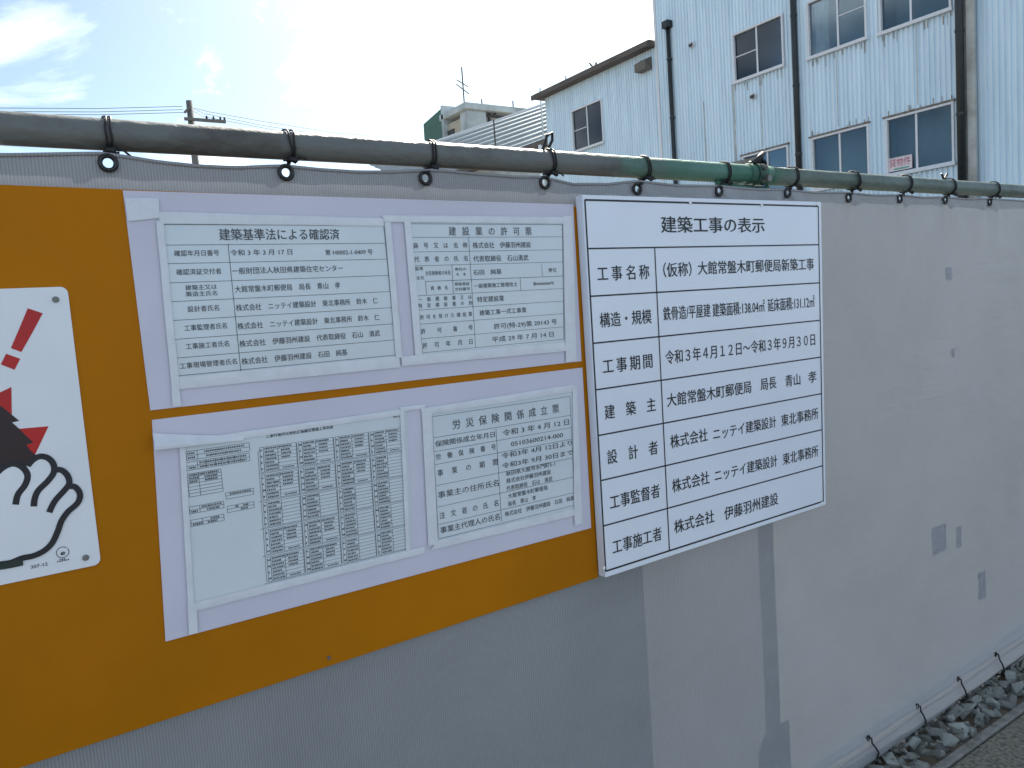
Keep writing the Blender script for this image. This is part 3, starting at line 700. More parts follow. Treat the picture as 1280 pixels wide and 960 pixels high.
def form(xl, yt, xr, hpx, rows, divs, fill):
    a = W(*zp(ZF, xl, yt), OI); b = W(*zp(ZF, xr, yt), OI); h = a[1] - W(*zp(ZF, xl, yt + hpx), OI)[1]; x0, x1, z1 = a[0], b[0], a[1]; z0 = z1 - h; y = D - OI
    for k in range(rows + 1): z = z1 - h * k / rows; ru.wrect(x0, x1, z - .00035, z + .00035, y)
    for d in (0, 1, *divs): x = x0 + (x1 - x0) * d; ru.wrect(x - .00035, x + .00035, z0, z1, y)
    for k, (fa, fb) in fill:
        z = z1 - h * (k + .5) / rows; x = x0 + (x1 - x0) * fa
        while x < x0 + (x1 - x0) * fb:
            wd = rc.uniform(.0014, .0026); le.wrect(x, x + wd, z - .0015, z + .0015, y - .0001); x += wd + rc.uniform(.0005, .0014)
form(50, 308, 600, 75, 2, (.17,), ((0, (.02, .13)), (1, (.02, .13)), (0, (.28, .9)), (1, (.3, .86))))
form(52, 400, 602, 70, 2, (.17, .3, .45, .55, .65, .75, .85), ((0, (.2, .95)), (1, (.2, .95)), (1, (.04, .13))))
form(60, 500, 355, 200, 7, (.33,), ((0, (.05, .95)), (1, (.05, .28)), (1, (.5, .85)), (2, (.5, .85)), (2, (.05, .28))))
form(78, 782, 378, 60, 2, (.3,), ((0, (.35, .95)), (1, (.5, .85)), (1, (.05, .25))))
form(92, 895, 380, 55, 2, (.35,), ((0, (.6, .85)), (1, (.05, .3)), (1, (.5, .8))))
form(390, 660, 632, 55, 2, (), ((0, (.15, .9)),))
form(403, 775, 636, 55, 2, (), ((0, (.3, .4)), (1, (.5, .7)), (0, (.6, .75))))
tag(ru.build('chart_rules', 'ink_soft', d3), kind='stuff'); tag(le.build('lettering', 'ink_soft', d3), kind='stuff')

# tapes holding the documents (strips stuck on the backing sheets)
q1 = lambda *c: [zp(Z1, *p) for p in c]; q2 = lambda *c: [zp(Z2, *p) for p in c]; q3 = lambda *c: [zp(Z3, *p) for p in c]; q4 = lambda *c: [zp(Z4, *p) for p in c]
ex = .0009
for t in (q1((20, 60), (172, 62), (176, 150), (34, 165)), q1((172, 122), (1170, 152), (1172, 186), (176, 176))): tape_obj(up, t)
tape_obj(up, q2((30, 163), (1000, 172), (1002, 208), (44, 198)), OT + .0004)
tape_obj(up, q1((160, 165), (192, 166), (262, 870), (226, 872)), OT + ex)
tape_obj(up, q1((228, 868), (262, 866), (272, 985), (234, 990)), OT + ex * 1.6)
tape_obj(up, q1((255, 858), (1240, 765), (1244, 815), (262, 912)), OT)
tape_obj(up, q2((45, 200), (76, 200), (138, 905), (104, 908)), OT + ex)
tape_obj(up, q2((146, 195), (181, 195), (243, 890), (205, 895)), OT + ex)
tape_obj(up, q2((130, 900), (985, 826), (990, 872), (136, 950)), OT + .0004)
tape_obj(up, q2((975, 165), (1026, 166), (1046, 925), (990, 930)), OT + ex)
tape_obj(lo, q3((130, 205), (940, 92), (942, 112), (134, 232)), OT)
tape_obj(lo, q3((930, 84), (1022, 74), (1022, 88), (932, 102)), OT + .0004)
tape_obj(lo, q4((104, 203), (870, 82), (872, 118), (110, 237)), OT)
tape_obj(lo, q3((128, 222), (150, 220), (182, 800), (160, 805)), OT + ex)
tape_obj(lo, q3((158, 800), (190, 795), (196, 905), (164, 912)), OT + ex * 1.6)
tape_obj(lo, q3((180, 795), (1020, 590), (1020, 615), (184, 826)), OT)
tape_obj(lo, q4((0, 205), (20, 203), (50, 910), (30, 914)), OT + ex)
tape_obj(lo, q4((108, 222), (158, 214), (190, 880), (142, 888)), OT + ex)
tape_obj(lo, q4((186, 860), (880, 700), (884, 735), (150, 912)), OT)
tape_obj(lo, q4((862, 90), (884, 88), (912, 775), (872, 790)), OT + ex)
# drooping corner flap of the lower sheet's tape
fl = MB(); n = 14
for i in range(n + 1):
    u = i / n
    a = zp(Z3, 30 + 330 * u, 178 + 18 * u - 8 * u * u); b = zp(Z3, 34 + 330 * u, 238 - 34 * u)
    A = W(*a, OT); B = W(*b, OT)
    lift = .014 * (1 - u) ** 1.4
    fl.v += [(A[0], D - OT - .001, A[1]), ((A[0] + B[0]) / 2, D - OT - .002 - lift * .9, (A[1] + B[1]) / 2), (B[0], D - OT - .002 - lift * .75, B[1])]
for i in range(n):
    for j in range(2): a = i * 3 + j; fl.f.append((a, a + 3, a + 4, a + 1))
fl.build('loose_flap', 'tape', lo, smooth=True)

# ------------------------------------------------------------------ white notice board
bd = empty('notice_board', 'white board with black ruled table of project details, right of the papers', 'notice board')
OF = .030
bq = [(728, 243.3), (1026.5, 252.3), (1032.5, 631), (757, 722.3)]
BQ = [W(*p, OF) for p in bq]
b_ = MB().hexa([(x, D - .005, z) for x, z in BQ], [(x, D - OF, z) for x, z in BQ]); b_.build('board', 'board', bd, bevel=.0018)
mb = MB(); o5 = OF + .0006
FT = .0042
c5 = [zp(Z5, 78, 73), zp(Z5, 1155, 103)]; c6 = [zp(Z6, 1135, 592), zp(Z6, 168, 903)]
rowsL = [zp(Z5, 78, 73), zp(Z5, 92, 298), zp(Z5, 105, 518), zp(Z5, 118, 735), zp(Z6, 124, 97), zp(Z6, 136, 300), zp(Z6, 148, 500), zp(Z6, 158, 702), zp(Z6, 168, 903)]
rowsR = [zp(Z5, 1155, 103), zp(Z5, 1157, 280), zp(Z5, 1159, 456), zp(Z5, 1161, 629), zp(Z5, 1164, 799), zp(Z6, 1126, 114), zp(Z6, 1129, 274), zp(Z6, 1132, 434), zp(Z6, 1135, 592)]
for a, b in zip(rowsL, rowsR): seg(mb, a, b, FT if a in (rowsL[0], rowsL[-1]) else .0034, o5)
seg(mb, rowsL[0], rowsL[-1], FT, o5); seg(mb, rowsR[0], rowsR[-1], FT, o5); seg(mb, zp(Z5, 400, 294), zp(Z6, 451, 811), .0034, o5)
mb.build('table_rules', 'ink', bd)
tt = MB(); tx = MB(); o5 = OF + .0007
T(tt, '建築工事の表示', (430, 188), (906, 189), 76, o5, Z5, .018)
tag(tt.build('title_lettering', 'ink', bd), kind='stuff')
for s, l, r, h, zm in (('工事名称', (135, 413), (375, 405), 70, Z5), ('（仮称）', (440, 397), (570, 391), 66, Z5), ('大館常盤木町郵便局新築工事', (600, 389), (1134, 368), 62, Z5),
        ('構造・規模', (147, 630), (385, 609), 68, Z5), ('鉄骨造/平屋建', (440, 599), (657, 582), 64, Z5), ('建築面積:138.04㎡', (668, 583), (908, 563), 62, Z5), ('延床面積:131.12㎡', (922, 561), (1138, 541), 60, Z5),
        ('工事期間', (160, 840), (392, 816), 70, Z5), ('令和３年４月１２日～令和３年９月３０日', (450, 798), (1140, 719), 64, Z5),
        ('建　築　主', (163, 194), (390, 164), 64, Z6), ('大館常盤木町郵便局', (440, 141), (814, 86), 60, Z6), ('局長', (856, 72), (926, 64), 55, Z6), ('青山', (966, 58), (1032, 49), 53, Z6), ('孝', (1068, 42), (1104, 37), 52, Z6),
        ('設　計　者', (175, 394), (399, 354), 64, Z6), ('株式会社', (455, 326), (620, 298), 60, Z6), ('ニッテイ建築設計', (645, 292), (925, 240), 55, Z6), ('東北事務所', (948, 231), (1112, 203), 53, Z6),
        ('工事監督者', (187, 592), (408, 549), 64, Z6), ('株式会社', (463, 521), (628, 489), 60, Z6), ('ニッテイ建築設計', (652, 477), (930, 412), 55, Z6), ('東北事務所', (955, 403), (1112, 370), 53, Z6),
        ('工事施工者', (198, 789), (416, 741), 64, Z6), ('株式会社', (472, 702), (650, 662), 60, Z6), ('伊藤羽州建設', (695, 643), (933, 583), 58, Z6)):
    tx = MB(); T(tx, s, l, r, h, o5, zm, .014, spread=s in ('工事名称', '工事期間')); tag(tx.build('lettering', 'ink', bd), kind='stuff')
for a in (zp(Z5, 563, 87), zp(Z5, 893, 99), zp(Z6, 158, 888), zp(Z6, 1128, 600), zp(Z5, 1148, 92)):
    x, z = W(*a, OF); mb = MB().tube([(x, D - OF + .001, z), (x, D - OF - .0022, z)], .0045, 12); mb.build('screw', 'board_edge', bd, bevel=.001)

# ------------------------------------------------------------------ warning sign (left edge)
ws = empty('warning_sign', 'white safety sign with red exclamation mark and a big open hand, at left edge', 'sign')
ZA = (5.05, 0, 350); ZB = (4.364, 0, 530)
cx = W(105, 530, .0062)[0]; zt_ = W(60, 359, .0062)[1]; zb_ = W(60, 719, .0062)[1]
SW = .36; x1 = cx; x0 = cx - SW; rad = .010
def rrect(x0, x1, z0, z1, r, n=5):
    out = []
    for ccx, ccz, a0 in ((x1 - r, z1 - r, 0), (x0 + r, z1 - r, 90), (x0 + r, z0 + r, 180), (x1 - r, z0 + r, 270)):
        for k in range(n + 1): a = R(a0 + 90 * k / n); out.append((ccx + r * math.cos(a), ccz + r * math.sin(a)))
    return out
def plate(pts, y0, y1):
    mb = MB(); n = len(pts); mb.v = [(x, y1, z) for x, z in pts] + [(x, y0, z) for x, z in pts]
    mb.f = [tuple(range(n)), tuple(range(2 * n - 1, n - 1, -1))] + [(i, (i + 1) % n, n + (i + 1) % n, n + i) for i in range(n)]
    return mb
plate(rrect(x0, x1, zb_, zt_, rad), D - .0062, D - .0031).build('sign_plate', 'white_enamel', ws)
def area(pts, zm, off, name, m):             # flat printed shape, any outline
    q = [Vector(W(*zp(zm, *p), off)) for p in pts] if zm else [Vector(p) for p in pts]
    tri = geometry.tessellate_polygon([[Vector((p.x, p.y, 0)) for p in q]])
    mb = MB(); mb.v = [(p.x, D - off, p.y) for p in q]; mb.f = [tuple(t) for t in tri]; return mb.build(name, m, ws)
area([(175, 178), (270, 210), (206, 330), (135, 455), (68, 430), (120, 310)], ZA, .0066, 'exclamation_bar', 'red')
area([(38, 465), (128, 497), (92, 567), (5, 533)], ZA, .0066, 'exclamation_dot', 'red')
area([(-90, 740), (-40, 650), (0, 710), (72, 675), (75, 870), (-90, 900)], ZA, .0066, 'burst_point', 'red')
area([(60, 30), (265, 12), (190, 170), (100, 220), (40, 130)], ZB, .0066, 'burst_point', 'red')
hp = [(14, 518), (-6, 500), (-28, 520), (-30, 600), (0, 596), (30, 585), (50, 572)]
hair = [(-60, 520), (-40, 497), (-20, 502), (0, 507), (12, 516), (24, 526), (15, 528), (24, 536), (32, 544), (42, 553), (33, 556), (38, 563), (47, 571), (34, 582), (6, 592), (-30, 600), (-60, 600)]
area(hair, (1, 0, 0), .0068, 'hair_shape', 'brown_print')
def cat(pts, n=6):                           # smooth curve through the points
    out = []
    for i in range(len(pts) - 1):
        p0, p1, p2, p3 = (Vector(pts[max(i - 1, 0)]), Vector(pts[i]), Vector(pts[i + 1]), Vector(pts[min(i + 2, len(pts) - 1)]))
        for k in range(n):
            t = k / n; out.append(.5 * (2 * p1 + (p2 - p0) * t + (2 * p0 - 5 * p1 + 4 * p2 - p3) * t * t + (3 * p1 - p0 - 3 * p2 + p3) * t ** 3))
    out.append(Vector(pts[-1])); return out
def stroke(pts, w, name, off):
    c = [Vector(W(*zp(ZB, p.x, p.y), off)) for p in cat(pts)]; mb = MB(); n = len(c); y = D - off
    for i, p in enumerate(c):
        d = (c[min(i + 1, n - 1)] - c[max(i - 1, 0)]).normalized(); nn_ = Vector((-d.y, d.x)) * w / 2
        mb.v += [(p.x + nn_.x, y, p.y + nn_.y), (p.x - nn_.x, y, p.y - nn_.y)]
    mb.f = [(2 * i, 2 * i + 1, 2 * i + 3, 2 * i + 2) for i in range(n - 1)]
    return mb.build(name, 'navy_print', ws)
# white of the palm and fingers covers the hair behind
area([tuple(p) for p in cat([(-60, 760), (-80, 400), (-30, 270), (15, 235), (70, 215), (120, 235), (150, 235), (185, 190), (240, 180), (290, 215), (305, 245), (345, 255), (378, 300), (385, 335), (430, 350), (445, 400), (400, 460), (340, 520), (315, 590), (280, 660), (200, 715), (120, 735), (20, 760), (-60, 762)], 3)], ZB, .0071, 'hand_shape', 'white_enamel')
wd = .0085
stroke([(-60, 320), (-20, 270), (25, 232), (75, 217), (122, 236), (150, 278), (138, 330), (98, 385), (85, 440)], wd, 'finger_outline', .0076)
stroke([(150, 228), (180, 195), (220, 177), (262, 186), (292, 220), (293, 265), (262, 310), (210, 362), (190, 405), (184, 450)], wd, 'finger_outline', .0078)
stroke([(298, 250), (335, 252), (367, 280), (378, 322), (355, 358), (300, 420), (268, 482)], wd, 'finger_outline', .0080)
stroke([(372, 340), (410, 344), (436, 382), (424, 430), (370, 480), (335, 530), (315, 585), (285, 648), (240, 692), (180, 720), (120, 732), (60, 756), (0, 765), (-60, 772)], wd, 'palm_outline', .0082)
area([(-60, 768), (60, 748), (125, 738), (127, 772), (60, 786), (-60, 806)], ZB, .0084, 'cuff_shape', 'green_print')
mb = MB(); T(mb, '307-12', (168, 778), (260, 764), 24, .0070, ZB, .01)
T(mb, 'e', (331, 701), (354, 699), 36, .0070, ZB, .03)
c = W(*zp(ZB, 342, 700), .0070); n = 32
for i in range(n):
    a0, a1 = 2 * math.pi * i / n, 2 * math.pi * (i + 1) / n
    if 2 < i < 4: continue
    mb.poly([(c[0] + r * math.cos(a), D - .0070, c[1] + r * math.sin(a)) for r, a in ((.0078, a0), (.0078, a1), (.0087, a1), (.0087, a0))])
for k, (l, r) in enumerate((((325, 741), (358, 737)), ((312, 752), (380, 745)))):
    a = W(*zp(ZB, *l), .0070); b = W(*zp(ZB, *r), .0070); x = a[0]
    while x < b[0]: mb.wrect(x, x + .0018, a[1] - .0009, a[1] + .0009, D - .0070); x += .0028
tag(mb.build('small_print', 'navy_print', ws), kind='stuff')
for p in ((69.5, 374.5), (107, 697)):
    x, z = W(*p, .0062); MB().tube([(x, D - .006, z), (x, D - .0085, z)], .0048, 14).build('bolt', 'bolt', ws, bevel=.0008)

# ================================================================== WHITE CORRUGATED BUILDING
XF = 14.9
bld = empty('corrugated_building', 'tall white corrugated building with windows and black downpipes behind the hoarding', 'building')
def corr(y0, y1, z0, z1, holes, xf, name, parent, pitch=.098, depth=.032):
    mb = MB(); ys = []; y = y0
    while y < y1:
        for d, o in ((0, 0), (.42, 0), (.52, 1), (.90, 1)):
            if y + d * pitch < y1: ys.append((y + d * pitch, o))
        y += pitch
    ys.append((y1, 0)); zc = {z0, z1}
    for h in holes: zc |= {h[2], h[3]}
    zc = sorted(zc)
    for (a, oa), (b, ob) in zip(ys[:-1], ys[1:]):
        m = (a + b) / 2; run = None
        for c, d in zip(zc[:-1], zc[1:]):
            q = (c + d) / 2
            if any(h[0] < m < h[1] and h[2] < q < h[3] for h in holes):
                if run is not None: mb.poly([(xf + depth * oa, a, run), (xf + depth * ob, b, run), (xf + depth * ob, b, c), (xf + depth * oa, a, c)]); run = None
            elif run is None: run = c
        if run is not None: mb.poly([(xf + depth * oa, a, run), (xf + depth * ob, b, run), (xf + depth * ob, b, z1), (xf + depth * oa, a, z1)])
    return mb.build(name, 'clad', parent)
M['run'] = mat('rust_run', (.36, .33, .28), .8, col2=(.22, .17, .12), nscale=30, stretch=(1, 1, .2))
rq = random.Random(5)
for (wy0, wy1, wz) in ((7.39, 8.70, 4.84), (9.04, 10.36, 4.84), (7.40, 8.77, 6.36), (9.02, 10.36, 6.38), (10.95, 12.34, 6.44)):
    for q in range(9):                       # short rusty drips beside the window flashings
        y_ = rq.uniform(wy0, wy1); L_ = rq.uniform(.05, .20); wd_ = rq.uniform(.008, .022); up_z = 1 if wz < 5 else -1
        za_, zb_2 = (wz, wz + L_ * .6) if up_z > 0 else (wz - L_, wz)
        MB().box(XF - .0035, XF - .0015, y_, y_ + wd_, za_, zb_2).build('rust_run', 'run', bld)
for y_ in (8.05, 9.71, 11.6, 13.3):
    MB().box(XF - .007, XF + .004, y_, y_ + .012, 0, 3.6).build('lap_joint', 'clad_trim', bld)
    MB().box(XF - .007, XF + .004, y_, y_ + .012, 4.9, 6.36).build('lap_joint', 'clad_trim', bld)
def window(parent, y0, y1, z0, z1, xf=XF, bars=(), curtain=(), rust=False, split=.5, notice=False):
    fw = .045; f = MB()
    f.box(xf - .035, xf + .07, y0, y1, z1 - fw, z1); f.box(xf - .035, xf + .07, y0, y0 + fw, z0, z1 - fw); f.box(xf - .035, xf + .07, y1 - fw, y1, z0, z1 - fw)
    f.box(xf - .034, xf + .07, y0 + fw, y1 - fw, z0, z0 + fw)
    w_ = f.build('window', 'frame', parent, bevel=.004)
    MB().box(xf - .075, xf - .036, y0 - .03, y1 + .03, z0 - .035, z0 + .03).build('sill', 'frame', w_, bevel=.005)
    ym = y0 + (y1 - y0) * split
    MB().box(xf - .004, xf + .035, ym - .02, ym + .02, z0 + fw, z1 - fw).build('mullion', 'frame', w_)
    for a, b, k in ((y0 + fw, ym - .02, 0), (ym + .02, y1 - fw, 1)):
        xx = xf + .012 + .014 * k
        MB().box(xx, xx + .004, a, b, z0 + fw, z1 - fw).build('pane', 'glass', w_)
    for s_, fr in bars:
        a, b = ((y0 + fw, ym - .02), (ym + .02, y1 - fw))[s_]; z = z0 + (z1 - z0) * fr
        MB().box(xf + .002, xf + .034, a, b, z - .010, z + .010).build('glazing_bar', 'frame', w_)
    for a, b in curtain:
        mb = MB(); n = 30; ya, yb = y0 + (y1 - y0) * a, y0 + (y1 - y0) * b
        for i in range(n + 1):
            yy = ya + (yb - ya) * i / n; xx = xf + .14 + .025 * math.sin(i * 1.35) + .01 * math.sin(i * .6)
            mb.v += [(xx, yy, z0 - .1), (xx, yy, z1 + .1)]
        mb.f = [(2 * i, 2 * i + 2, 2 * i + 3, 2 * i + 1) for i in range(n)]
        mb.build('curtain', 'curtain', w_, smooth=True)
    m = MB(); m.poly([(xf + .5, y0 - .3, z0 - .3), (xf + .5, y1 + .3, z0 - .3), (xf + .5, y1 + .3, z1 + .3), (xf + .5, y0 - .3, z1 + .3)])
    for yy in (y0 - .3, y1 + .3): m.poly([(xf + .1, yy, z0 - .3), (xf + .5, yy, z0 - .3), (xf + .5, yy, z1 + .3), (xf + .1, yy, z1 + .3)])
    for zz in (z0 - .3, z1 + .3): m.poly([(xf + .1, y0 - .3, zz), (xf + .5, y0 - .3, zz), (xf + .5, y1 + .3, zz), (xf + .1, y1 + .3, zz)])
    m.build('room_back', 'room', w_)
    if rust: MB().box(xf - .05, xf + .02, y0 - .03, y1 + .04, z1 + .003, z1 + .035).build('rusty_flashing', 'rust', w_, bevel=.004)
    return w_
wins = [(10.95, 12.34, 6.50, 7.60), (9.02, 10.36, 6.44, 7.60), (7.40, 8.77, 6.42, 7.60), (7.39, 8.70, 3.69, 4.80), (9.04, 10.36, 3.69, 4.80), (10.93, 12.2, 3.69, 4.80)]
ins = [(a + .02, b - .02, c + .02, d - .02) for a, b, c, d in wins]
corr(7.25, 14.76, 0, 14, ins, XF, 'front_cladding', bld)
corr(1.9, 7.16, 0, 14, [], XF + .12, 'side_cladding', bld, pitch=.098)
MB().box(XF + .02, XF + .125, 7.16, 7.25, 0, 14).build('corner_trim', 'clad_trim', bld)
MB().box(XF - .03, XF + .03, 7.02, 7.155, 0, 14).build('corner_trim', 'clad_trim', bld)  # grey strip: the shade on this corner trim is put into its colour
MB().box(XF - .02, XF + .05, 14.76, 14.83, 0, 14).build('corner_trim', 'frame', bld)
MB().poly([(XF + .06, 14.80, 0), (XF + 14, 14.80, 0), (XF + 14, 14.80, 14), (XF + .06, 14.80, 14)]).build('end_wall', 'clad', bld)
MB().poly([(XF + .16, 1.9, 0), (XF + 14, 1.9, 0), (XF + 14, 1.9, 14), (XF + .16, 1.9, 14)]).build('end_wall', 'clad', bld)
MB().box(XF - .25, XF + 14.2, 1.7, 15.0, 14, 14.2).build('roof', 'fascia', bld)
MB().box(XF - .006, XF + .012, 12.36, 12.40, 3.0, 6.52).build('seam_strip', 'clad_trim', bld)
window(bld, *wins[0], bars=((1, .52),), curtain=((.02, .24),), split=.52)
window(bld, *wins[1], bars=((0, .55),), curtain=((.70, .93),), split=.48, rust=False)
window(bld, *wins[2], split=.55)
window(bld, *wins[3], rust=True, split=.54)
window(bld, *wins[4], rust=True, split=.5)
window(bld, *wins[5], rust=True, split=.45)
def drain(y, z0, z1, parent, r=.045, x=XF - .07):
    o = MB().tube([(x, y, z0), (x, y, z1)], r, 14).build('downpipe', 'drain', parent, smooth=True)
    z = z1 - .8
    while z > z0:
        b = MB().tube([(x, y, z), (x, y, z + .05)], r + .010, 14); b.box(x, XF + .02, y - .02, y + .02, z + .005, z + .045); b.build('bracket', 'drain', o); z -= 1.45
    return o
drain(14.30, 0, 8.42, bld, .055)
d_ = MB().box(XF - .17, XF + .02, 14.20, 14.42, 8.40, 8.58).build('rain_hopper', 'drain', bld, bevel=.02)
drain(10.64, 0, 14, bld, .062)
drain(7.24, 0, 14, bld, .070, XF - .085)
for px, py in ((866, 56), (943, 120)):
    p = P(px, py, 0, XF)
    mb = MB().tube([(XF - .001, p.y, p.z), (XF - .07, p.y, p.z), (XF - .09, p.y, p.z - .01)], [.075, .075, .05], 16); v = mb.build('round_vent', 'frame', bld, smooth=False, bevel=.004)
    MB().tube([(XF - .085, p.y - .01, p.z - .012), (XF - .10, p.y - .01, p.z - .012)], .06, 14).build('vent_mouth', 'vent', v)
# low awning fragment left of the half hidden window
p = P(930, 200, 0, XF - .3)
MB().hexa([(XF - .02, 11.75, 4.72), (XF - .45, 11.75, 4.50), (XF - .45, 11.75, 4.46), (XF - .02, 11.75, 4.66)], [(XF - .02, 12.75, 4.72), (XF - .45, 12.75, 4.50), (XF - .45, 12.75, 4.46), (XF - .02, 12.75, 4.66)]).build('small_awning', 'rust', bld)
MB().box(XF - .42, XF - .02, 11.9, 12.7, 4.20, 4.45).build('awning_box', 'green_pipe', bld, bevel=.01)
nt_ = empty('rental_notice', 'small white card with red characters in the lower right window', 'notice')
nx = XF - .004
a = P(1110, 199, 0, nx); b = P(1140, 191, 0, nx); c = P(1142, 208, 0, nx)
ya, yb = a.y, b.y; zt2 = a.z; zb2 = c.z - .02
MB().box(nx - .003, nx, yb, ya, zb2, zt2).build('card', 'notice', nt_)
mb = MB(); s = '貸物件'
vs, fs, g0, g1 = glyph(s, .03); hh = (zt2 - zb2) * .62
for vx, vy in vs: mb.v.append((nx - .0045, ya - (ya - yb) * (.06 + .88 * (vx - g0) / (g1 - g0)), (zt2 - .02 - hh / 2) + (vy - .383) * hh / .93))
mb.f = [tuple(f) for f in fs]; mb.build('lettering', 'notice_red', nt_)
MB().box(nx - .0045, nx - .003, yb + .06, ya - .12, zb2 + .02, zb2 + .05).build('green_stripe', 'notice_green', nt_)
for ob in (nt_,): origin(ob)

# lower wing with eave
wg = empty('low_wing', 'lower white corrugated wing with brown eave and one window, left of the tall block', 'building')
yl = 19.72
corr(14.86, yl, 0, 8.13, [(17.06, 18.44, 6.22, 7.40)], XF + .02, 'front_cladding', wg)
MB().poly([(XF + .05, yl, 0), (XF + 12, yl, 0), (XF + 12, yl, 8.12), (XF + .05, yl, 8.12)]).build('end_wall', 'clad', wg)
MB().box(XF - .20, XF + 12, 14.86, yl + .30, 8.135, 8.30).build('roof', 'fascia', wg, bevel=.01)
MB().box(XF - .28, XF - .202, 14.86, yl + .34, 8.12, 8.26).build('gutter', 'fascia', wg, bevel=.01)
w_ = window(wg, 17.04, 18.46, 6.20, 7.42, xf=XF + .02, bars=((1, .5),), split=.5, curtain=((.02, .48),))
a = P(805, 78, 0, XF - .15)
MB().hexa([(XF + .02, 15.02, 7.95), (XF - .22, 15.02, 7.82), (XF - .22, 15.02, 7.62), (XF + .02, 15.02, 7.62)], [(XF + .02, 15.42, 7.95), (XF - .22, 15.42, 7.82), (XF - .22, 15.42, 7.62), (XF + .02, 15.42, 7.62)]).build('vent_hood', 'vent_brown', wg)

# lapped metal roof farther back
lr = empty('lapped_metal_roof_shed', 'grey shed with lapped metal roof seen between the pipe and the white wing', 'shed')
X1, X2 = 17.5, 19.8
t0 = P(692, 127.5, 0, X2); t1 = P(462, 206, 2, t0.z); e0 = P(694, 165, 0, X1); e1 = P(520, 231, 2, e0.z)
ze = e0.z; zt = t0.z; dr0 = (e0 - t0); dr1 = (e1 - t1); back = (t0 - t1).normalized() * 1.5
nl = 8
for i in range(nl):
    a = i / nl; b = (i + 1) / nl
    la, lb = t0 + back - dr0 * -(1 - a), t0 + back + dr0 * (1 - b); ra, rb = t1 + dr1 * (1 - a), t1 + dr1 * (1 - b); U = Vector((0, 0, 1))
    MB().hexa([la + U * .07, lb + U * .02, lb - U * .03, la], [ra + U * .07, rb + U * .02, rb - U * .03, ra]).build('roof_panel', 'roof_metal', lr)
O1 = Vector((.12, .05, 0)); U = Vector((0, 0, 1))
MB().hexa([t0 + back - U * .02, t0 + back + O1 - U * .02, t0 + back + O1 + U * .1, t0 + back + U * .1], [t1 - U * .02, t1 + O1 - U * .02, t1 + O1 + U * .1, t1 + U * .1]).build('ridge_cap', 'frame', lr)
O1 = Vector((.35, .1, 0)); f0 = e0 + back
MB().hexa([f0 - U * .22, f0 + O1 - U * .22, f0 + O1 - U * .01, f0 - U * .01], [e1 - U * .22, e1 + O1 - U * .22, e1 + O1 - U * .01, e1 - U * .01]).build('eave_soffit', 'fascia', lr)
O1 = Vector((.6, .2, 0)); O2 = Vector((2.0, .4, 0)); zz = Vector((1, 1, 0))
g0, g1 = e0 + back, e1 - (e1 - e0).normalized() * .4
def dn_(v): return Vector((v.x, v.y, 0))
MB().hexa([dn_(g0 + O1), dn_(g0 + O2), g0 + O2 - U * .1, g0 + O1 - U * .1], [dn_(g1 + O1), dn_(g1 + O2), g1 + O2 - U * .1, g1 + O1 - U * .1]).build('shed_wall', 'grey_conc', lr)
for px, py0, py1 in ((617, 150, 188), (675, 110, 175), (707, 95, 118)):
    a = P(px, py0, 0, X1 - .1); b = P(px + 1, py1, 0, X1 - .1)
    MB().tube([(X1 - .1, a.y, b.z), (X1 - .1, a.y, a.z)], .03, 8).build('steel_stay', 'dark_metal' if px < 650 else 'grey_conc', lr)
a = P(676, 176, 0, X1 + .2)
MB().box(X1 + .1, X1 + .2, a.y - .06, a.y + .06, 0, ze - .2).build('white_post', 'frame', lr)

# concrete block with green side, farther still
cb = empty('concrete_penthouse_block', 'distant grey concrete block with flat roof and open balcony, next to a green wall', 'building')
XC = 26.0
c0 = P(583, 129, 0, XC); YC = c0.y; ZT = c0.z
l0 = P(553, 138, 0, XC); YL = l0.y
r0_ = P(673, 145, 1, YC); XR = r0_.x
sl = P(583, 137.5, 0, XC).z
MB().box(XC - .3, XR, YC - .3, YL, sl, ZT).build('roof_slab', 'grey_conc', cb, bevel=.05)
MB().box(XC, XC + 1.4, YC, YC + .9, 0, sl - .01).build('corner_column', 'grey_conc', cb)
MB().box(XC + 1.41, XR - .2, YC + 2.2, YC + 2.5, 0, sl - .02).build('recessed_wall', 'beige', cb)
pz = P(583, 178, 0, XC).z
MB().box(XC + .02, XC + .3, YC + .91, YL - .1, 0, sl - .3).build('side_wall', 'beige', cb)
MB().box(XC + 1.42, XR, YC + .1, YC + 2.1, 0, pz - 2).build('balcony_floor', 'grey_conc', cb)
for i, px in enumerate((586, 612, 640)):
    a = P(px, 150, 1, YC + .15)
    MB().box(a.x - .08, a.x + .08, YC + .1, YC + .25, pz - 2, sl - .02).build('steel_post', 'dark_metal', cb)
MB().box(XC + 1.42, XR, YC + .08, YC + .22, sl - .28, sl - .12).build('steel_beam', 'dark_metal', cb)
a = P(592, 152, 1, YC + .05); b = P(620, 142, 1, YC + .05)
MB().tube([(a.x, YC + .05, a.z), (b.x, YC + .05, b.z)], .05, 6).build('brace', 'dark_metal', cb)
MB().box(XC - .05, XC + .01, (YC + YL) / 2 + .2, (YC + YL) / 2 + 1.0, pz - 3, pz + 1.2).build('window', 'dark_metal', cb)
gb = empty('green_clad_tower', 'dark green clad stair tower left of the grey concrete block', 'building')
g0_ = P(552, 135, 0, XC - .2); g1_ = P(530, 143, 0, XC - .2)
zz_ = (g0_.z + g1_.z) / 2
MB().hexa([(XC - .2, g0_.y, 0), (XC + 5, g0_.y, 0), (XC + 5, g0_.y, g0_.z), (XC - .2, g0_.y, g0_.z)], [(XC - .2, g1_.y + .8, 0), (XC + 5, g1_.y + .8, 0), (XC + 5, g1_.y + .8, g0_.z - .4), (XC - .2, g1_.y + .2, g0_.z - .4)]).build('wall', 'green_clad', gb)
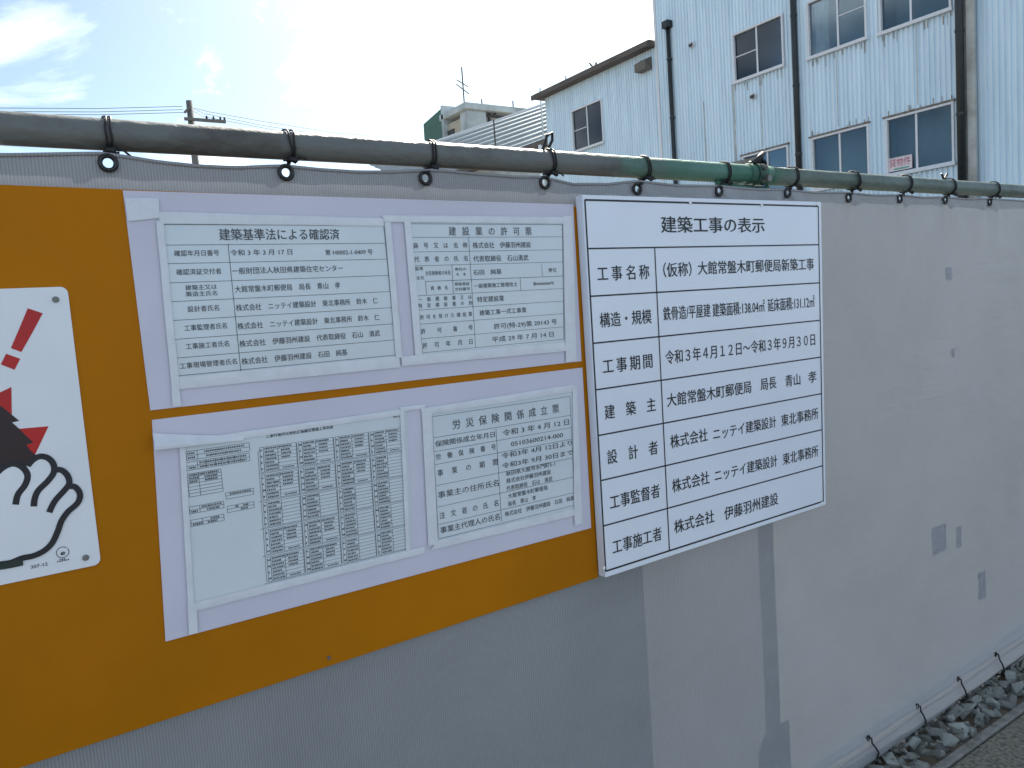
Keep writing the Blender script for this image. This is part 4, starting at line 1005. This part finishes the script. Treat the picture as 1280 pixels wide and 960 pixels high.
MB().box(XC - .3, XC + 5.1, g0_.y - .25, g0_.y - .02, 0, g0_.z + .1).build('edge_trim', 'grey_conc', gb)
def antenna(px, pt, pb, yd, label, arms=True):
    a = P(px, pt, 1, yd); b = P(px + (pb - pt) * .1, pb, 1, yd); t = empty('roof_antenna' if arms else 'roof_pole', label, 'antenna' if arms else 'pole')
    MB().tube([(a.x, yd, b.z - .6), (a.x, yd, a.z)], .05, 6).build('mast', 'dark_metal', t)
    if arms:
        h = a.z - b.z
        for k, (f, L) in enumerate(((.62, .55), (.42, .6))):
            z = b.z + h * f; m_ = MB().tube([(a.x - L, yd - .2, z + .15 * (1 if k else -.2)), (a.x + L, yd + .3, z - .2)], .035, 5)
            for q in range(4):
                x_ = a.x - L + 2 * L * q / 3; m_.tube([(x_, yd - .14, z + .05), (x_, yd + .14, z - .05)], .014, 4)
            m_.build('antenna_boom', 'dark_metal', t)
    return t
antenna(577, 84, 130, YC + 1, 'thin television antenna mast on the concrete block')
antenna(602, 124, 134, YC + .5, 'short roof pole left of the two on the concrete block', False)
antenna(641, 126, 150, YC + .5, 'taller roof pole on the right part of the concrete block', False)
antenna(745, 78, 92, 30, 'small antenna peeking over the brown eave of the wing')

# utility pole and wires
YP = 32.0
up_ = empty('utility_pole', 'concrete utility pole with cross arm rising behind the pipe on the left', 'utility pole')
a = P(235, 126, 1, YP); b = P(246, 205, 1, YP); PX = (a.x + b.x) / 2 
MB().tube([(PX, YP, 0), (PX, YP, a.z)], [.19, .12], 12).build('pole_shaft', 'pole', up_, smooth=True)
c = P(281, 153.5, 1, YP); d = P(238, 150, 1, YP)
MB().box(d.x - .25, c.x, YP - .2, YP - .10, (c.z + d.z) / 2 - .06, (c.z + d.z) / 2 + .05).build('cross_arm', 'pole', up_)
e = P(229, 143, 1, YP)
MB().tube([(PX, YP - .12, a.z - .25), (e.x, YP - .3, e.z)], .05, 6).build('brace', 'pole', up_)
for k, f in enumerate((.45, .65, .85, .97)):
    x_ = d.x + (c.x - d.x) * f; MB().tube([(x_, YP - .15, (c.z + d.z) / 2 + .05), (x_, YP - .15, (c.z + d.z) / 2 + .17)], [.05, .03], 8).build('insulator', 'drain', up_)
wires = [((0, 135), (228, 133)), ((0, 139.5), (229, 137)), ((0, 143), (231, 140.5))]
wr = [[(242, 135), (263, 140), (330, 152), (420, 166), (560, 178)], [(242, 136), (256, 142), (330, 157), (420, 171), (560, 183)], [(242, 139), (256, 146), (320, 158), (400, 174), (560, 190)], [(0, 195), (190, 192), (260, 196), (420, 208), (560, 214)]]
for i, (p_, q_) in enumerate(wires):
    a = P(-600, p_[1] + 2 + 600 * 0.02, 1, YP); b0 = P(*p_, 1, YP); b1 = P(*q_, 1, YP)
    tag(MB().tube([tuple(a), tuple(b0), tuple((b0 + b1) / 2 - Vector((0, 0, .05))), tuple(b1)], .011, 5).build('power_line', 'dark_metal', None), ('uppermost', 'middle', 'lowest')[i] + ' thin wire running left from the utility pole', 'wire', 'wires left of the pole')
for i, pts in enumerate(wr[:3]):
    q = [tuple(P(*p, 1, YP)) for p in pts]
    o = tag(MB().tube(q, .011, 5).build('power_line', 'dark_metal', None), ('uppermost', 'middle', 'lowest')[i] + ' wire sloping down right from the utility pole', 'wire', 'wires right of the pole')

# far low roofs glimpsed in the gap under the pipe, left
hs = empty('distant_house', 'low pale house roof glimpsed in the gap between pipe and sheet', 'house')
hb = P(600, 212, 1, 60)
MB().box(-22, 6, 62, 70, 0, 8).build('wall', 'grey_conc', hs)
MB().hexa([(-22.5, 61.5, 8.0), (6.5, 61.5, 8.0), (6.5, 66, 9.6), (-22.5, 66, 9.6)], [(-22.5, 61.5, 8.2), (6.5, 61.5, 8.2), (6.5, 66, 9.8), (-22.5, 66, 9.8)]).build('roof', 'roof_metal', hs)

bpy.data.objects.remove(_ob)
for o in list(COL.objects):
    if o.type == 'EMPTY' and o.get('category') and o.location.length == 0 and o.children and not any(c.children for c in o.children):
        ch = o.children
        if all(c.location.length == 0 for c in ch if c.type == 'MESH') : origin(o)
